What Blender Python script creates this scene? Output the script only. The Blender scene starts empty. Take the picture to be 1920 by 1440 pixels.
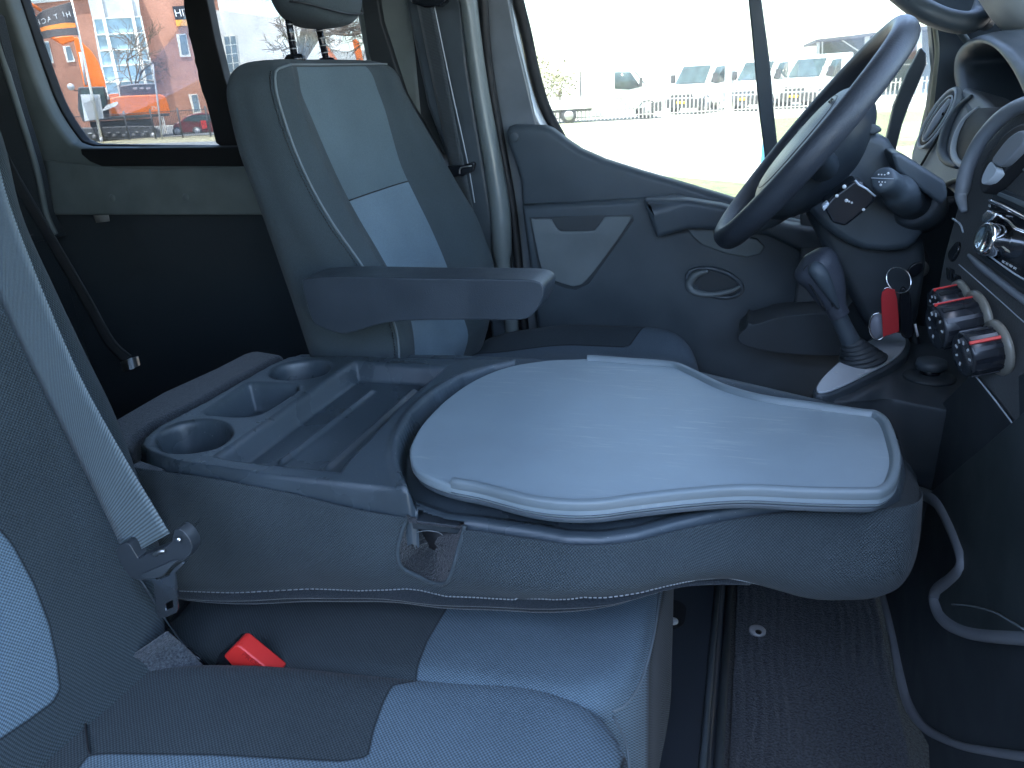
import bpy, bmesh, math, random
import numpy as np
from mathutils import Vector, Matrix
rnd = random.Random(7)
S = bpy.context.scene
COL = S.collection

# ------------------------------------------------------------------ camera
YAW, PITCH, ROLL = 18.0, 21.5, 3.5
CAM = np.array([0.0, 0.0, 1.03])
FPX = 1442.0
_y, _p, _r = [math.radians(a) for a in (YAW, PITCH, ROLL)]
FW = np.array([-math.sin(_y)*math.cos(_p), math.cos(_y)*math.cos(_p), -math.sin(_p)])
_R0 = np.array([math.cos(_y), math.sin(_y), 0.0]); _U0 = np.cross(_R0, FW)
RT = _R0*math.cos(_r) - _U0*math.sin(_r)
UP = _U0*math.cos(_r) + _R0*math.sin(_r)
cam_d = bpy.data.cameras.new("camera"); cam = bpy.data.objects.new("camera", cam_d); COL.objects.link(cam)
cam_d.sensor_width = 36; cam_d.lens = FPX/1920*36; cam_d.clip_start = 0.01; cam_d.clip_end = 1500
m3 = Matrix((RT, UP, -FW)).transposed()
cam.matrix_world = Matrix.Translation(Vector(CAM)) @ m3.to_4x4()
S.camera = cam

# ------------------------------------------------------------------ light
SUN_EL, SUN_AZ = 74.0, -102.0       # azimuth measured from +X towards +Y
w = bpy.data.worlds.new("World"); S.world = w; w.use_nodes = True
nt = w.node_tree; bg = nt.nodes["Background"]
sky = nt.nodes.new("ShaderNodeTexSky"); sky.sky_type = 'NISHITA'; sky.sun_disc = False
sky.sun_elevation = math.radians(SUN_EL); sky.sun_rotation = math.radians(90-SUN_AZ)
nt.links.new(sky.outputs[0], bg.inputs[0]); bg.inputs[1].default_value = 0.15
ld = bpy.data.lights.new("sun", 'SUN'); ld.energy = 4.0; ld.angle = math.radians(0.5); ld.color = (1, .94, .85)
lo = bpy.data.objects.new("sun", ld); COL.objects.link(lo)
_e, _a = math.radians(SUN_EL), math.radians(SUN_AZ)
sd = Vector((math.cos(_e)*math.cos(_a), math.cos(_e)*math.sin(_a), math.sin(_e)))
lo.rotation_euler = sd.to_track_quat('Z', 'Y').to_euler()
S.view_settings.view_transform = 'Standard'; S.view_settings.look = 'None'
S.view_settings.gamma = 1; S.view_settings.use_curve_mapping = False
S.view_settings.exposure = 3.45
S.cycles.use_denoising = True; S.cycles.max_bounces = 10; S.cycles.diffuse_bounces = 6
S.cycles.transparent_max_bounces = 16; S.cycles.caustics_reflective = False

# ------------------------------------------------------------------ pixel -> point on a real plane (1920 x 1440 photo pixels)
def ray(u, v): return FW + RT*((u-960)/FPX) - UP*((v-720)/FPX)
def PX(u, v, x): d = ray(u, v); return CAM + d*((x-CAM[0])/d[0])
def PY(u, v, y): d = ray(u, v); return CAM + d*((y-CAM[1])/d[1])
def PZ(u, v, z): d = ray(u, v); return CAM + d*((z-CAM[2])/d[2])
def PP(u, v, p0, n):
    d = ray(u, v); n = np.array(n, float); return CAM + d*(((np.array(p0, float)-CAM)@n)/(d@n))
GZ = -1.0
def G(u, v): return PZ(u, v, GZ)

# ------------------------------------------------------------------ objects
def link(o, parent=None):
    COL.objects.link(o)
    if parent is not None:
        o.parent = parent
        o.matrix_parent_inverse = Matrix.Translation(-BASE[parent.name]) if parent.name in BASE else Matrix()
    return o
BASE = {}
def thing(name, label, cat, loc=(0, 0, 0), group=None, kind=None):
    o = bpy.data.objects.new(name, None); COL.objects.link(o); o.empty_display_size = .05
    o.location = Vector([float(c) for c in loc]); BASE[o.name] = o.location.copy()
    o['label'] = label; o['category'] = cat
    if group: o['group'] = group
    if kind: o['kind'] = kind
    return o
def part_of(root, lab): root['label'] = lab
def mesh(name, V, F, mat, parent=None, smooth=True, uv=None, bevel=0, bseg=3, solid=0, sub=0, attr=None, label=None, flat_angle=None):
    me = bpy.data.meshes.new(name)
    me.from_pydata([tuple(map(float, v)) for v in V], [], [tuple(map(int, f)) for f in F])
    bm = bmesh.new(); bm.from_mesh(me)
    bmesh.ops.remove_doubles(bm, verts=bm.verts, dist=1e-6) if uv is None and attr is None else None
    bmesh.ops.recalc_face_normals(bm, faces=bm.faces)
    bm.to_mesh(me); bm.free()
    if uv is not None:
        l = me.uv_layers.new(name="UVMap")
        idx = np.empty(len(me.loops), dtype=np.int32); me.loops.foreach_get("vertex_index", idx)
        l.data.foreach_set("uv", np.asarray(uv, dtype=np.float32)[idx].ravel())
    if attr is not None:
        a = me.attributes.new("pn", 'FLOAT', 'POINT'); a.data.foreach_set("value", np.asarray(attr, dtype=np.float32))
    if mat: me.materials.append(mat)
    me.polygons.foreach_set("use_smooth", [smooth]*len(me.polygons))
    o = bpy.data.objects.new(name, me); link(o, parent)
    if sub: m = o.modifiers.new("sub", 'SUBSURF'); m.levels = m.render_levels = sub
    if solid: m = o.modifiers.new("sol", 'SOLIDIFY'); m.thickness = solid; m.offset = 0
    if bevel:
        m = o.modifiers.new("bev", 'BEVEL'); m.width = bevel; m.segments = bseg; m.limit_method = 'ANGLE'; m.angle_limit = math.radians(35)
        m.harden_normals = False
        if smooth:
            wn = o.modifiers.new("wn", 'WEIGHTED_NORMAL'); wn.keep_sharp = False
    if label: o['label'] = label
    return o
def tag(o, label, cat, group=None, kind=None):
    o['label'] = label; o['category'] = cat
    if group: o['group'] = group
    if kind: o['kind'] = kind
    return o
def struct(o, label=None):
    o['kind'] = 'structure'
    if label: o['label'] = label
    return o

# ------------------------------------------------------------------ shape helpers
def cr(P, n=6, closed=False, axis=0):
    P = np.moveaxis(np.asarray(P, float), axis, 0); k = len(P); out = []
    segs = k if closed else k-1
    for i in range(segs):
        if closed: a, b, c, d = P[(i-1) % k], P[i], P[(i+1) % k], P[(i+2) % k]
        else: a, b, c, d = P[max(i-1, 0)], P[i], P[i+1], P[min(i+2, k-1)]
        for j in range(n):
            t = j/n
            out.append(.5*((2*b)+(-a+c)*t+(2*a-5*b+4*c-d)*t*t+(-a+3*b-3*c+d)*t**3))
    if not closed: out.append(P[-1])
    return np.moveaxis(np.array(out), 0, axis)
def grid_faces(m, n, cu=False, cv=False):
    F = []
    for i in range(m if cu else m-1):
        for j in range(n if cv else n-1):
            F.append((i*n+j, i*n+(j+1) % n, ((i+1) % m)*n+(j+1) % n, ((i+1) % m)*n+j))
    return F
def grid_uv(A):
    du = np.concatenate([np.zeros((1, A.shape[1])), np.cumsum(np.linalg.norm(np.diff(A, axis=0), axis=2), axis=0)])
    dv = np.concatenate([np.zeros((A.shape[0], 1)), np.cumsum(np.linalg.norm(np.diff(A, axis=1), axis=2), axis=1)], axis=1)
    return np.stack([dv.ravel(), du.ravel()], axis=1)
def patch(name, C, mat, parent=None, nu=6, nv=6, cu=False, cv=False, solid=0, split=None, **k):
    A = cr(cr(C, nu, cu, 0), nv, cv, 1)
    m, n = A.shape[:2]
    return mesh(name, A.reshape(-1, 3), grid_faces(m, n, cu, cv), mat, parent, uv=grid_uv(A), solid=solid, **k)
def loft(name, loops, mat, parent=None, nu=1, nv=4, caps=True, smooth_loop=True, **k):
    L = np.asarray(loops, float)
    if nv > 1 and smooth_loop: L = cr(L, nv, True, 1)
    if nu > 1: L = cr(L, nu, False, 0)
    m, n = L.shape[:2]
    F = grid_faces(m, n, False, True)
    V = list(L.reshape(-1, 3)); UV = list(grid_uv(L))
    if caps:
        for r, rev in ((0, True), (m-1, False)):
            c = len(V); V.append(L[r].mean(axis=0)); UV.append((0, 0))
            for j in range(n):
                a, b = r*n+j, r*n+(j+1) % n
                F.append((b, a, c) if rev else (a, b, c))
    return mesh(name, V, F, mat, parent, uv=UV, **k)
def frame_of(T, ref=None):
    T = T/np.linalg.norm(T)
    ref = np.array([0, 0, 1.]) if ref is None else np.array(ref, float)
    if abs(T@ref) > .95: ref = np.array([1., 0, 0])
    A = np.cross(ref, T); A /= np.linalg.norm(A); return A, np.cross(T, A)
def tube_vf(P, r, seg=10, closed=False, sec=None, ref=None):
    P = np.asarray(P, float); k = len(P); V = []; F = []
    r = np.full(k, r) if np.isscalar(r) else np.asarray(r, float)
    if sec is None: sec = [(math.cos(2*math.pi*i/seg), math.sin(2*math.pi*i/seg)) for i in range(seg)]
    seg = len(sec); A = None
    for i in range(k):
        T = (P[(i+1) % k]-P[i-1]) if closed else (P[min(i+1, k-1)]-P[max(i-1, 0)])
        T = T/(np.linalg.norm(T)+1e-12)
        if ref is not None: A, B = frame_of(T, ref)
        elif A is None: A, B = frame_of(T)
        else:
            A = A-T*(A@T); A /= np.linalg.norm(A); B = np.cross(T, A)
        for a, b in sec: V.append(P[i]+r[i]*(A*a+B*b))
    F = grid_faces(k, seg, closed, True)
    if not closed:
        F.append(tuple(range(seg))[::-1]); F.append(tuple(range((k-1)*seg, k*seg)))
    return V, F
def tube(name, P, r, mat, parent=None, seg=10, closed=False, n=0, sec=None, ref=None, **k):
    if n: 
        P = cr(P, n, closed)
        if not np.isscalar(r): r = cr(np.asarray(r)[:, None], n, closed)[:, 0]
    V, F = tube_vf(P, r, seg, closed, sec, ref)
    return mesh(name, V, F, mat, parent, **k)
def join(lst):
    V = []; F = []
    for v, f in lst:
        o = len(V); V += list(v); F += [tuple(i+o for i in q) for q in f]
    return V, F
def box_vf(x0, x1, y0, y1, z0, z1):
    V = [(x, y, z) for x in (x0, x1) for y in (y0, y1) for z in (z0, z1)]
    return V, [(0, 1, 3, 2), (4, 6, 7, 5), (0, 4, 5, 1), (2, 3, 7, 6), (0, 2, 6, 4), (1, 5, 7, 3)]
def obox_vf(c, ax, ay, az, hx, hy, hz):
    c = np.array(c, float); ax, ay, az = [np.array(a, float)/np.linalg.norm(a) for a in (ax, ay, az)]
    V, F = box_vf(-hx, hx, -hy, hy, -hz, hz)
    return [c+ax*v[0]+ay*v[1]+az*v[2] for v in V], F
def box(name, b, mat, parent=None, bevel=0.004, **k):
    V, F = box_vf(*b); return mesh(name, V, F, mat, parent, bevel=bevel, **k)
def prism_vf(P, off):
    P = [np.array(p, float) for p in P]; off = np.array(off, float); n = len(P)
    V = P+[p+off for p in P]
    return V, [tuple(range(n))[::-1], tuple(range(n, 2*n))]+[(i, (i+1) % n, n+(i+1) % n, n+i) for i in range(n)]
def prism(name, P, off, mat, parent=None, bevel=0.003, smooth=True, **k):
    V, F = prism_vf(P, off); return mesh(name, V, F, mat, parent, bevel=bevel, smooth=smooth, **k)
def lathe(name, prof, c, ax, mat, parent=None, seg=40, sx=1., ref=None, **k):
    ax = np.array(ax, float); ax /= np.linalg.norm(ax); A, B = frame_of(ax, ref)
    V = []
    for r, h in prof:
        for i in range(seg):
            t = 2*math.pi*i/seg
            V.append(np.array(c, float)+ax*h+A*(r*math.cos(t)*sx)+B*(r*math.sin(t)))
    F = grid_faces(len(prof), seg, False, True)
    F.append(tuple(range(seg))); F.append(tuple(range((len(prof)-1)*seg, len(prof)*seg)))
    return mesh(name, V, F, mat, parent, **k)
def plate(name, outer, holes, thick, mat, parent=None, o=(0, 0, 0), ax=(1, 0, 0), ay=(0, 0, 1), bevel=0.0, res=3, **k):
    """flat sheet with holes: outer/holes are 3D points lying on the plane o,ax,ay"""
    o = np.array(o, float); ax = np.array(ax, float); ay = np.array(ay, float); nz = np.cross(ax, ay)
    cu = bpy.data.curves.new("tmp", 'CURVE'); cu.dimensions = '2D'; cu.fill_mode = 'BOTH'
    for lp in [outer]+list(holes):
        s = cu.splines.new('POLY'); s.points.add(len(lp)-1); s.use_cyclic_u = True
        for i, p in enumerate(lp):
            q = np.array(p, float)-o; s.points[i].co = (q@ax, q@ay, 0, 1)
    cu.extrude = max(thick/2-bevel, 0.0001); cu.bevel_depth = bevel; cu.bevel_resolution = res; cu.offset = -bevel
    ob = bpy.data.objects.new("tmp", cu); COL.objects.link(ob)
    dg = bpy.context.evaluated_depsgraph_get(); me = bpy.data.meshes.new_from_object(ob.evaluated_get(dg))
    V = [o+ax*v.co.x+ay*v.co.y+nz*v.co.z for v in me.vertices]; F = [tuple(p.vertices) for p in me.polygons]
    bpy.data.objects.remove(ob); bpy.data.curves.remove(cu); bpy.data.meshes.remove(me)
    return mesh(name, V, F, mat, parent, smooth=k.pop('smooth', False), **k)
def rrect(cx, cy, hx, hy, r, n=5):
    out = []
    for sx, sy, a0 in ((1, 1, 0), (-1, 1, 90), (-1, -1, 180), (1, -1, 270)):
        for i in range(n+1):
            a = math.radians(a0+90*i/n); out.append((cx+sx*(hx-r)+r*math.cos(a), cy+sy*(hy-r)+r*math.sin(a)))
    return out
def text(name, s, size, o, ax, ay, mat, parent=None, ext=0.0004, align='CENTER'):
    cu = bpy.data.curves.new("tmp", 'FONT'); cu.body = s; cu.size = size; cu.extrude = ext; cu.align_x = align; cu.align_y = 'CENTER'
    ob = bpy.data.objects.new("tmp", cu); COL.objects.link(ob)
    dg = bpy.context.evaluated_depsgraph_get(); me = bpy.data.meshes.new_from_object(ob.evaluated_get(dg))
    o = np.array(o, float); ax = np.array(ax, float); ay = np.array(ay, float); ax /= np.linalg.norm(ax); ay /= np.linalg.norm(ay); nz = np.cross(ax, ay)
    V = [o+ax*v.co.x+ay*v.co.y+nz*v.co.z for v in me.vertices]; F = [tuple(p.vertices) for p in me.polygons]
    bpy.data.objects.remove(ob); bpy.data.curves.remove(cu); bpy.data.meshes.remove(me)
    return mesh(name, V, F, mat, parent, smooth=False)
def sdf(poly, X, Y):
    """signed distance (negative inside) of points to polygon"""
    P = np.asarray(poly, float)[:, :2]; d = np.full(X.shape, 1e9); ins = np.zeros(X.shape, bool)
    for i in range(len(P)):
        a, b = P[i-1], P[i]; e = b-a; wx, wy = X-a[0], Y-a[1]
        t = np.clip((wx*e[0]+wy*e[1])/(e@e+1e-12), 0, 1)
        d = np.minimum(d, np.hypot(wx-e[0]*t, wy-e[1]*t))
        c = ((a[1] > Y) != (b[1] > Y)) & (X < (b[0]-a[0])*(Y-a[1])/(b[1]-a[1]+1e-12)+a[0]); ins ^= c
    return np.where(ins, -d, d)
def sstep(a, b, x): t = np.clip((x-a)/(b-a), 0, 1); return t*t*(3-2*t)
def copy_tree(o, parent=None):
    c = o.copy(); COL.objects.link(c)
    if parent is not None:
        mi = o.matrix_parent_inverse.copy(); c.parent = parent; c.matrix_parent_inverse = mi
    else: BASE[c.name] = c.location.copy()
    for ch in list(o.children): copy_tree(ch, c)
    return c

# ------------------------------------------------------------------ materials
def N(nt, t, **k):
    n = nt.nodes.new(t)
    for a, b in k.items(): setattr(n, a, b)
    return n
def base_mat(name):
    m = bpy.data.materials.new(name); m.use_nodes = True
    return m, m.node_tree, m.node_tree.nodes["Principled BSDF"]
def math_n(nt, op, a, b=None):
    n = N(nt, "ShaderNodeMath", operation=op)
    for i, q in enumerate((a, b)):
        if q is None: continue
        if isinstance(q, (int, float)): n.inputs[i].default_value = q
        else: nt.links.new(q, n.inputs[i])
    return n.outputs[0]
def PL(name, col, rough=.5, metal=0., var=.12, vs=14., bump=.0, bs=900., spec=.5, coat=0., speck=0., scratch=0., sheen=0., emit=None):
    """moulded plastic, paint or metal with slight tonal and gloss variation and a fine grain"""
    m, nt, b = base_mat(name); L = nt.links.new
    tc = N(nt, "ShaderNodeTexCoord"); co = tc.outputs['Object']
    n1 = N(nt, "ShaderNodeTexNoise"); n1.inputs['Scale'].default_value = vs; n1.inputs['Detail'].default_value = 5; L(co, n1.inputs['Vector'])
    mr = N(nt, "ShaderNodeMapRange"); L(n1.outputs[0], mr.inputs[0]); mr.inputs[1].default_value = .3; mr.inputs[2].default_value = .7
    mr.inputs[3].default_value = 1-var; mr.inputs[4].default_value = 1+var
    mx = N(nt, "ShaderNodeMix", data_type='RGBA', blend_type='MULTIPLY'); mx.inputs[0].default_value = 1
    mx.inputs[6].default_value = (*col, 1); L(mr.outputs[0], mx.inputs[7]); cur = mx.outputs[2]
    if speck or scratch:
        n2 = N(nt, "ShaderNodeTexNoise"); n2.inputs['Scale'].default_value = 420; n2.inputs['Detail'].default_value = 2; L(co, n2.inputs['Vector'])
        th = math_n(nt, 'GREATER_THAN', n2.outputs[0], .735)
        n3 = N(nt, "ShaderNodeTexNoise"); n3.inputs['Scale'].default_value = 9; L(co, n3.inputs['Vector'])
        th = math_n(nt, 'MULTIPLY', th, math_n(nt, 'GREATER_THAN', n3.outputs[0], .5))
        fac = math_n(nt, 'MULTIPLY', th, speck)
        if scratch:
            vm = N(nt, "ShaderNodeMapping"); vm.inputs['Scale'].default_value = (14, 160, 60); vm.inputs['Rotation'].default_value = (0, 0, .9); L(co, vm.inputs[0])
            n4 = N(nt, "ShaderNodeTexNoise"); n4.inputs['Scale'].default_value = 1.; n4.inputs['Detail'].default_value = 6; n4.inputs['Roughness'].default_value = .7; L(vm.outputs[0], n4.inputs['Vector'])
            s = N(nt, "ShaderNodeMapRange"); L(n4.outputs[0], s.inputs[0]); s.inputs[1].default_value = .54; s.inputs[2].default_value = .72
            n5 = N(nt, "ShaderNodeTexNoise"); n5.inputs['Scale'].default_value = 5; n5.inputs['Detail'].default_value = 4; L(co, n5.inputs['Vector'])
            s2 = N(nt, "ShaderNodeMapRange"); L(n5.outputs[0], s2.inputs[0]); s2.inputs[1].default_value = .45; s2.inputs[2].default_value = .7
            fac = math_n(nt, 'ADD', fac, math_n(nt, 'MULTIPLY', math_n(nt, 'MULTIPLY', s.outputs[0], s2.outputs[0]), scratch))
        m2 = N(nt, "ShaderNodeMix", data_type='RGBA'); L(fac, m2.inputs[0]); L(cur, m2.inputs[6]); m2.inputs[7].default_value = (.55, .55, .52, 1); cur = m2.outputs[2]
    L(cur, b.inputs['Base Color'])
    r = N(nt, "ShaderNodeMapRange"); L(n1.outputs[0], r.inputs[0]); r.inputs[1].default_value = .3; r.inputs[2].default_value = .7
    r.inputs[3].default_value = max(rough-.07, .02); r.inputs[4].default_value = min(rough+.08, 1); L(r.outputs[0], b.inputs['Roughness'])
    b.inputs['Metallic'].default_value = metal; b.inputs['Specular IOR Level'].default_value = spec; b.inputs['Coat Weight'].default_value = coat
    if sheen: b.inputs['Sheen Weight'].default_value = sheen
    if bump:
        nb = N(nt, "ShaderNodeTexNoise"); nb.inputs['Scale'].default_value = bs; nb.inputs['Detail'].default_value = 2; L(co, nb.inputs['Vector'])
        bp = N(nt, "ShaderNodeBump"); bp.inputs['Strength'].default_value = bump; bp.inputs['Distance'].default_value = .0006
        L(nb.outputs[0], bp.inputs['Height']); L(bp.outputs[0], b.inputs['Normal'])
    return m
def weave(name, ca, cb=None, period=.0022, amt=.45, coord='UV', rough=.95, twoaxis=True, bump=.5, axes=(0, 1), lines=False):
    """woven upholstery: ca everywhere, cb where the mesh attribute pn is above zero, a sewn line between with its groove shade darkened in"""
    m, nt, b = base_mat(name); L = nt.links.new
    tc = N(nt, "ShaderNodeTexCoord"); sp = N(nt, "ShaderNodeSeparateXYZ"); L(tc.outputs[coord], sp.inputs[0])
    nz = N(nt, "ShaderNodeTexNoise"); nz.inputs['Scale'].default_value = 60; L(tc.outputs['Object'], nz.inputs['Vector'])
    k = 2*math.pi/period
    wob = math_n(nt, 'MULTIPLY', nz.outputs[0], 1.6)
    a = math_n(nt, 'ADD', math_n(nt, 'MULTIPLY', sp.outputs[axes[0]], k), wob); c = math_n(nt, 'ADD', math_n(nt, 'MULTIPLY', sp.outputs[axes[1]], k), wob)
    if lines: pr = math_n(nt, 'SINE', c)
    else: pr = math_n(nt, 'MULTIPLY', math_n(nt, 'SINE', a), math_n(nt, 'SINE', c))
    ht = math_n(nt, 'ADD', math_n(nt, 'MULTIPLY', pr, .5), .5)
    n1 = N(nt, "ShaderNodeTexNoise"); n1.inputs['Scale'].default_value = 7; n1.inputs['Detail'].default_value = 6; L(tc.outputs['Object'], n1.inputs['Vector'])
    n6 = N(nt, "ShaderNodeTexNoise"); n6.inputs['Scale'].default_value = 500; n6.inputs['Detail'].default_value = 2; L(tc.outputs['Object'], n6.inputs['Vector'])
    col = N(nt, "ShaderNodeRGB"); col.outputs[0].default_value = (*ca, 1); cur = col.outputs[0]
    if cb is not None:
        at = N(nt, "ShaderNodeAttribute"); at.attribute_name = 'pn'
        g = math_n(nt, 'GREATER_THAN', at.outputs['Fac'], 0.)
        mm = N(nt, "ShaderNodeMix", data_type='RGBA'); L(g, mm.inputs[0]); L(cur, mm.inputs[6]); mm.inputs[7].default_value = (*cb, 1); cur = mm.outputs[2]
    f = math_n(nt, 'ADD', math_n(nt, 'MULTIPLY', ht, 2*amt), 1-amt)
    f = math_n(nt, 'MULTIPLY', f, math_n(nt, 'ADD', math_n(nt, 'MULTIPLY', n1.outputs[0], .5), .75))
    f = math_n(nt, 'MULTIPLY', f, math_n(nt, 'ADD', math_n(nt, 'MULTIPLY', n6.outputs[0], .5), .75))
    if cb is not None:
        ab = math_n(nt, 'ABSOLUTE', at.outputs['Fac'])
        ln = N(nt, "ShaderNodeMapRange"); L(ab, ln.inputs[0]); ln.inputs[1].default_value = .0004; ln.inputs[2].default_value = .0022; ln.inputs[3].default_value = .35; ln.inputs[4].default_value = 1
        f = math_n(nt, 'MULTIPLY', f, ln.outputs[0])  # crease shade put into the colour along the sewn line
    mx = N(nt, "ShaderNodeMix", data_type='RGBA', blend_type='MULTIPLY'); mx.inputs[0].default_value = 1; L(cur, mx.inputs[6]); L(f, mx.inputs[7])
    L(mx.outputs[2], b.inputs['Base Color']); b.inputs['Roughness'].default_value = rough; b.inputs['Specular IOR Level'].default_value = .25
    b.inputs['Sheen Weight'].default_value = .06; b.inputs['Sheen Roughness'].default_value = .5
    hh = ht
    if cb is not None: hh = math_n(nt, 'MULTIPLY', ht, ln.outputs[0])
    bp = N(nt, "ShaderNodeBump"); bp.inputs['Strength'].default_value = bump; bp.inputs['Distance'].default_value = .0008
    L(hh, bp.inputs['Height']); L(bp.outputs[0], b.inputs['Normal'])
    return m
def fuzz(name, ca, cb, scale=260, bump=1., dist=.004):
    m, nt, b = base_mat(name); L = nt.links.new
    tc = N(nt, "ShaderNodeTexCoord"); n = N(nt, "ShaderNodeTexNoise"); n.inputs['Scale'].default_value = scale; n.inputs['Detail'].default_value = 4; n.inputs['Roughness'].default_value = .7
    L(tc.outputs['Object'], n.inputs['Vector'])
    r = N(nt, "ShaderNodeValToRGB"); r.color_ramp.elements[0].position = .36; r.color_ramp.elements[0].color = (*ca, 1); r.color_ramp.elements[1].position = .66; r.color_ramp.elements[1].color = (*cb, 1)
    L(n.outputs[0], r.inputs[0]); L(r.outputs[0], b.inputs['Base Color']); b.inputs['Roughness'].default_value = 1; b.inputs['Specular IOR Level'].default_value = .1
    b.inputs['Sheen Weight'].default_value = .3
    bp = N(nt, "ShaderNodeBump"); bp.inputs['Strength'].default_value = bump; bp.inputs['Distance'].default_value = dist; L(n.outputs[0], bp.inputs['Height']); L(bp.outputs[0], b.inputs['Normal'])
    return m
def glass(name, tint, refl=.06, haze=0.0):
    m = bpy.data.materials.new(name); m.use_nodes = True; nt = m.node_tree; nt.nodes.clear(); L = nt.links.new
    out = N(nt, "ShaderNodeOutputMaterial"); t = N(nt, "ShaderNodeBsdfTransparent"); t.inputs[0].default_value = (*tint, 1)
    g = N(nt, "ShaderNodeBsdfGlossy"); g.inputs['Roughness'].default_value = .02
    lw = N(nt, "ShaderNodeLayerWeight"); lw.inputs[0].default_value = .35
    f = math_n(nt, 'ADD', math_n(nt, 'MULTIPLY', lw.outputs['Fresnel'], .5), refl*.5)
    mx = N(nt, "ShaderNodeMixShader"); L(f, mx.inputs[0]); L(t.outputs[0], mx.inputs[1]); L(g.outputs[0], mx.inputs[2]); cur = mx.outputs[0]
    if haze:  # pale translucent film added to imitate veiling haze over the view
        tr = N(nt, "ShaderNodeBsdfTranslucent"); tr.inputs[0].default_value = (.8, .8, .78, 1)
        tc = N(nt, "ShaderNodeTexCoord"); n = N(nt, "ShaderNodeTexNoise"); n.inputs['Scale'].default_value = 6; n.inputs['Detail'].default_value = 8; L(tc.outputs['Object'], n.inputs['Vector'])
        fd = math_n(nt, 'MULTIPLY', math_n(nt, 'ADD', math_n(nt, 'MULTIPLY', n.outputs[0], .6), .7), haze)
        m2 = N(nt, "ShaderNodeMixShader"); L(fd, m2.inputs[0]); L(cur, m2.inputs[1]); L(tr.outputs[0], m2.inputs[2]); cur = m2.outputs[0]
    L(cur, out.inputs[0]); return m

m_dark = PL("dark plastic", (.062, .079, .093), .43, bump=.35, bs=1300)
m_dark2 = PL("lower dark plastic", (.034, .043, .050), .55, bump=.35, bs=1100)
m_soft = PL("grained soft plastic", (.036, .046, .056), .38, bump=.7, bs=700)
m_cons = PL("console plastic", (.048, .064, .076), .30, bump=.4, bs=1500, var=.18, vs=9, speck=.5, scratch=.035)
m_tab = PL("grey tablet plastic", (.215, .265, .29), .34, bump=.25, bs=1800, var=.10, vs=9, scratch=.45)
m_rim = PL("grey tablet edge plastic", (.15, .185, .20), .38, bump=.2, bs=1800, var=.06)
m_trim = PL("grey green pillar trim", (.185, .22, .225), .5, bump=.35, bs=900)
m_paint = PL("grey van paint", (.24, .26, .27), .25, coat=.5, var=.05)
m_lid = PL("pocket lid grey plastic", (.14, .165, .175), .5, bump=.3)
m_black = PL("black rubber", (.012, .013, .015), .6)
m_gloss = PL("glossy black plastic", (.012, .014, .018), .12, var=.05)
m_chrome = PL("chrome", (.75, .76, .78), .12, metal=1, var=.04)
m_steel = PL("dull steel", (.42, .42, .41), .35, metal=1, var=.15)
m_silver = PL("silver trim plastic", (.52, .56, .60), .38, var=.04)
m_red = PL("red plastic", (.62, .03, .025), .4, var=.08)
m_white = PL("white marking", (.7, .7, .7), .6)
m_wd = weave("charcoal side cloth", (.034, .045, .051), None, .0036, .5, bump=.7)
m_seat = weave("two tone seat cloth", (.029, .040, .046), (.082, .120, .148), .0042, .62, bump=.8)
m_drv_d = weave("dark seat cloth", (.056, .073, .080), None, .0024, .25)
m_drv_l = weave("blue grey seat cloth", (.165, .225, .265), None, .003, .18)
m_drv_u = weave("grey seat cloth", (.115, .157, .175), None, .003, .18)
m_belt = weave("belt webbing", (.088, .115, .125), None, .0034, .45, lines=True, rough=.42, bump=.5)
m_beltd = weave("dark belt webbing", (.035, .04, .045), None, .0026, .3, lines=True, rough=.5)
m_thread = PL("grey thread", (.22, .24, .25), .8)
m_fleece = fuzz("grey fleece", (.02, .025, .032), (.085, .10, .115), 420, 1., .002)
m_fleeced = fuzz("black fleece", (.003, .005, .007), (.018, .023, .027), 350, 1., .004)
m_mat = fuzz("black carpet", (.004, .009, .015), (.085, .105, .13), 240, 1., .006)
m_under = fuzz("black seat lining", (.030, .040, .050), (.055, .068, .080), 500, .6, .002)
m_glass = glass("window glass", (.60, .62, .59), .05, haze=.045)
m_tint = glass("tinted rear glass", (.57, .60, .61), .02)
m_wind = glass("windscreen glass", (.97, .98, .97), .03)
# =================================================================== VAN SHELL
van = thing("van_body", "grey van cab shell around the seats, with pillars, floor, roof and rear side windows", "van", (-.6, .85, 0))
YD = 1.78
box("floor_panel", (-2.7, .42, .04, 1.84, -.06, 0), m_mat, van, 0)
box("sill_step", (-.7, .7, -.04, .10, -.2, .0), m_dark2, van)
box("roof_panel", (-2.7, .38, -.10, 1.86, 1.46, 1.50), m_trim, van, .01)
box("rear_bulkhead", (-2.74, -2.70, -.06, 1.86, -.05, 1.5), m_trim, van)
box("passenger_side_panel", (-2.7, -.82, -.10, -.06, -.05, 1.5), m_trim, van)
prism("front_bulkhead", [(.98, -.05, -.2), (1.02, -.05, .86), (1.02, 1.84, .86), (.98, 1.84, -.2)], (.04, 0, 0), m_dark2, van)
# windscreen and its pillars
prism("windscreen", [(.40, .0, 1.455), (1.02, .0, .87), (1.02, 1.78, .87), (.40, 1.78, 1.455)], (.004, 0, .004), m_wind, van, 0)
tube("windscreen_pillar", [(.40, -.03, 1.47), (1.03, -.03, .86)], .035, m_trim, van)
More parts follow.
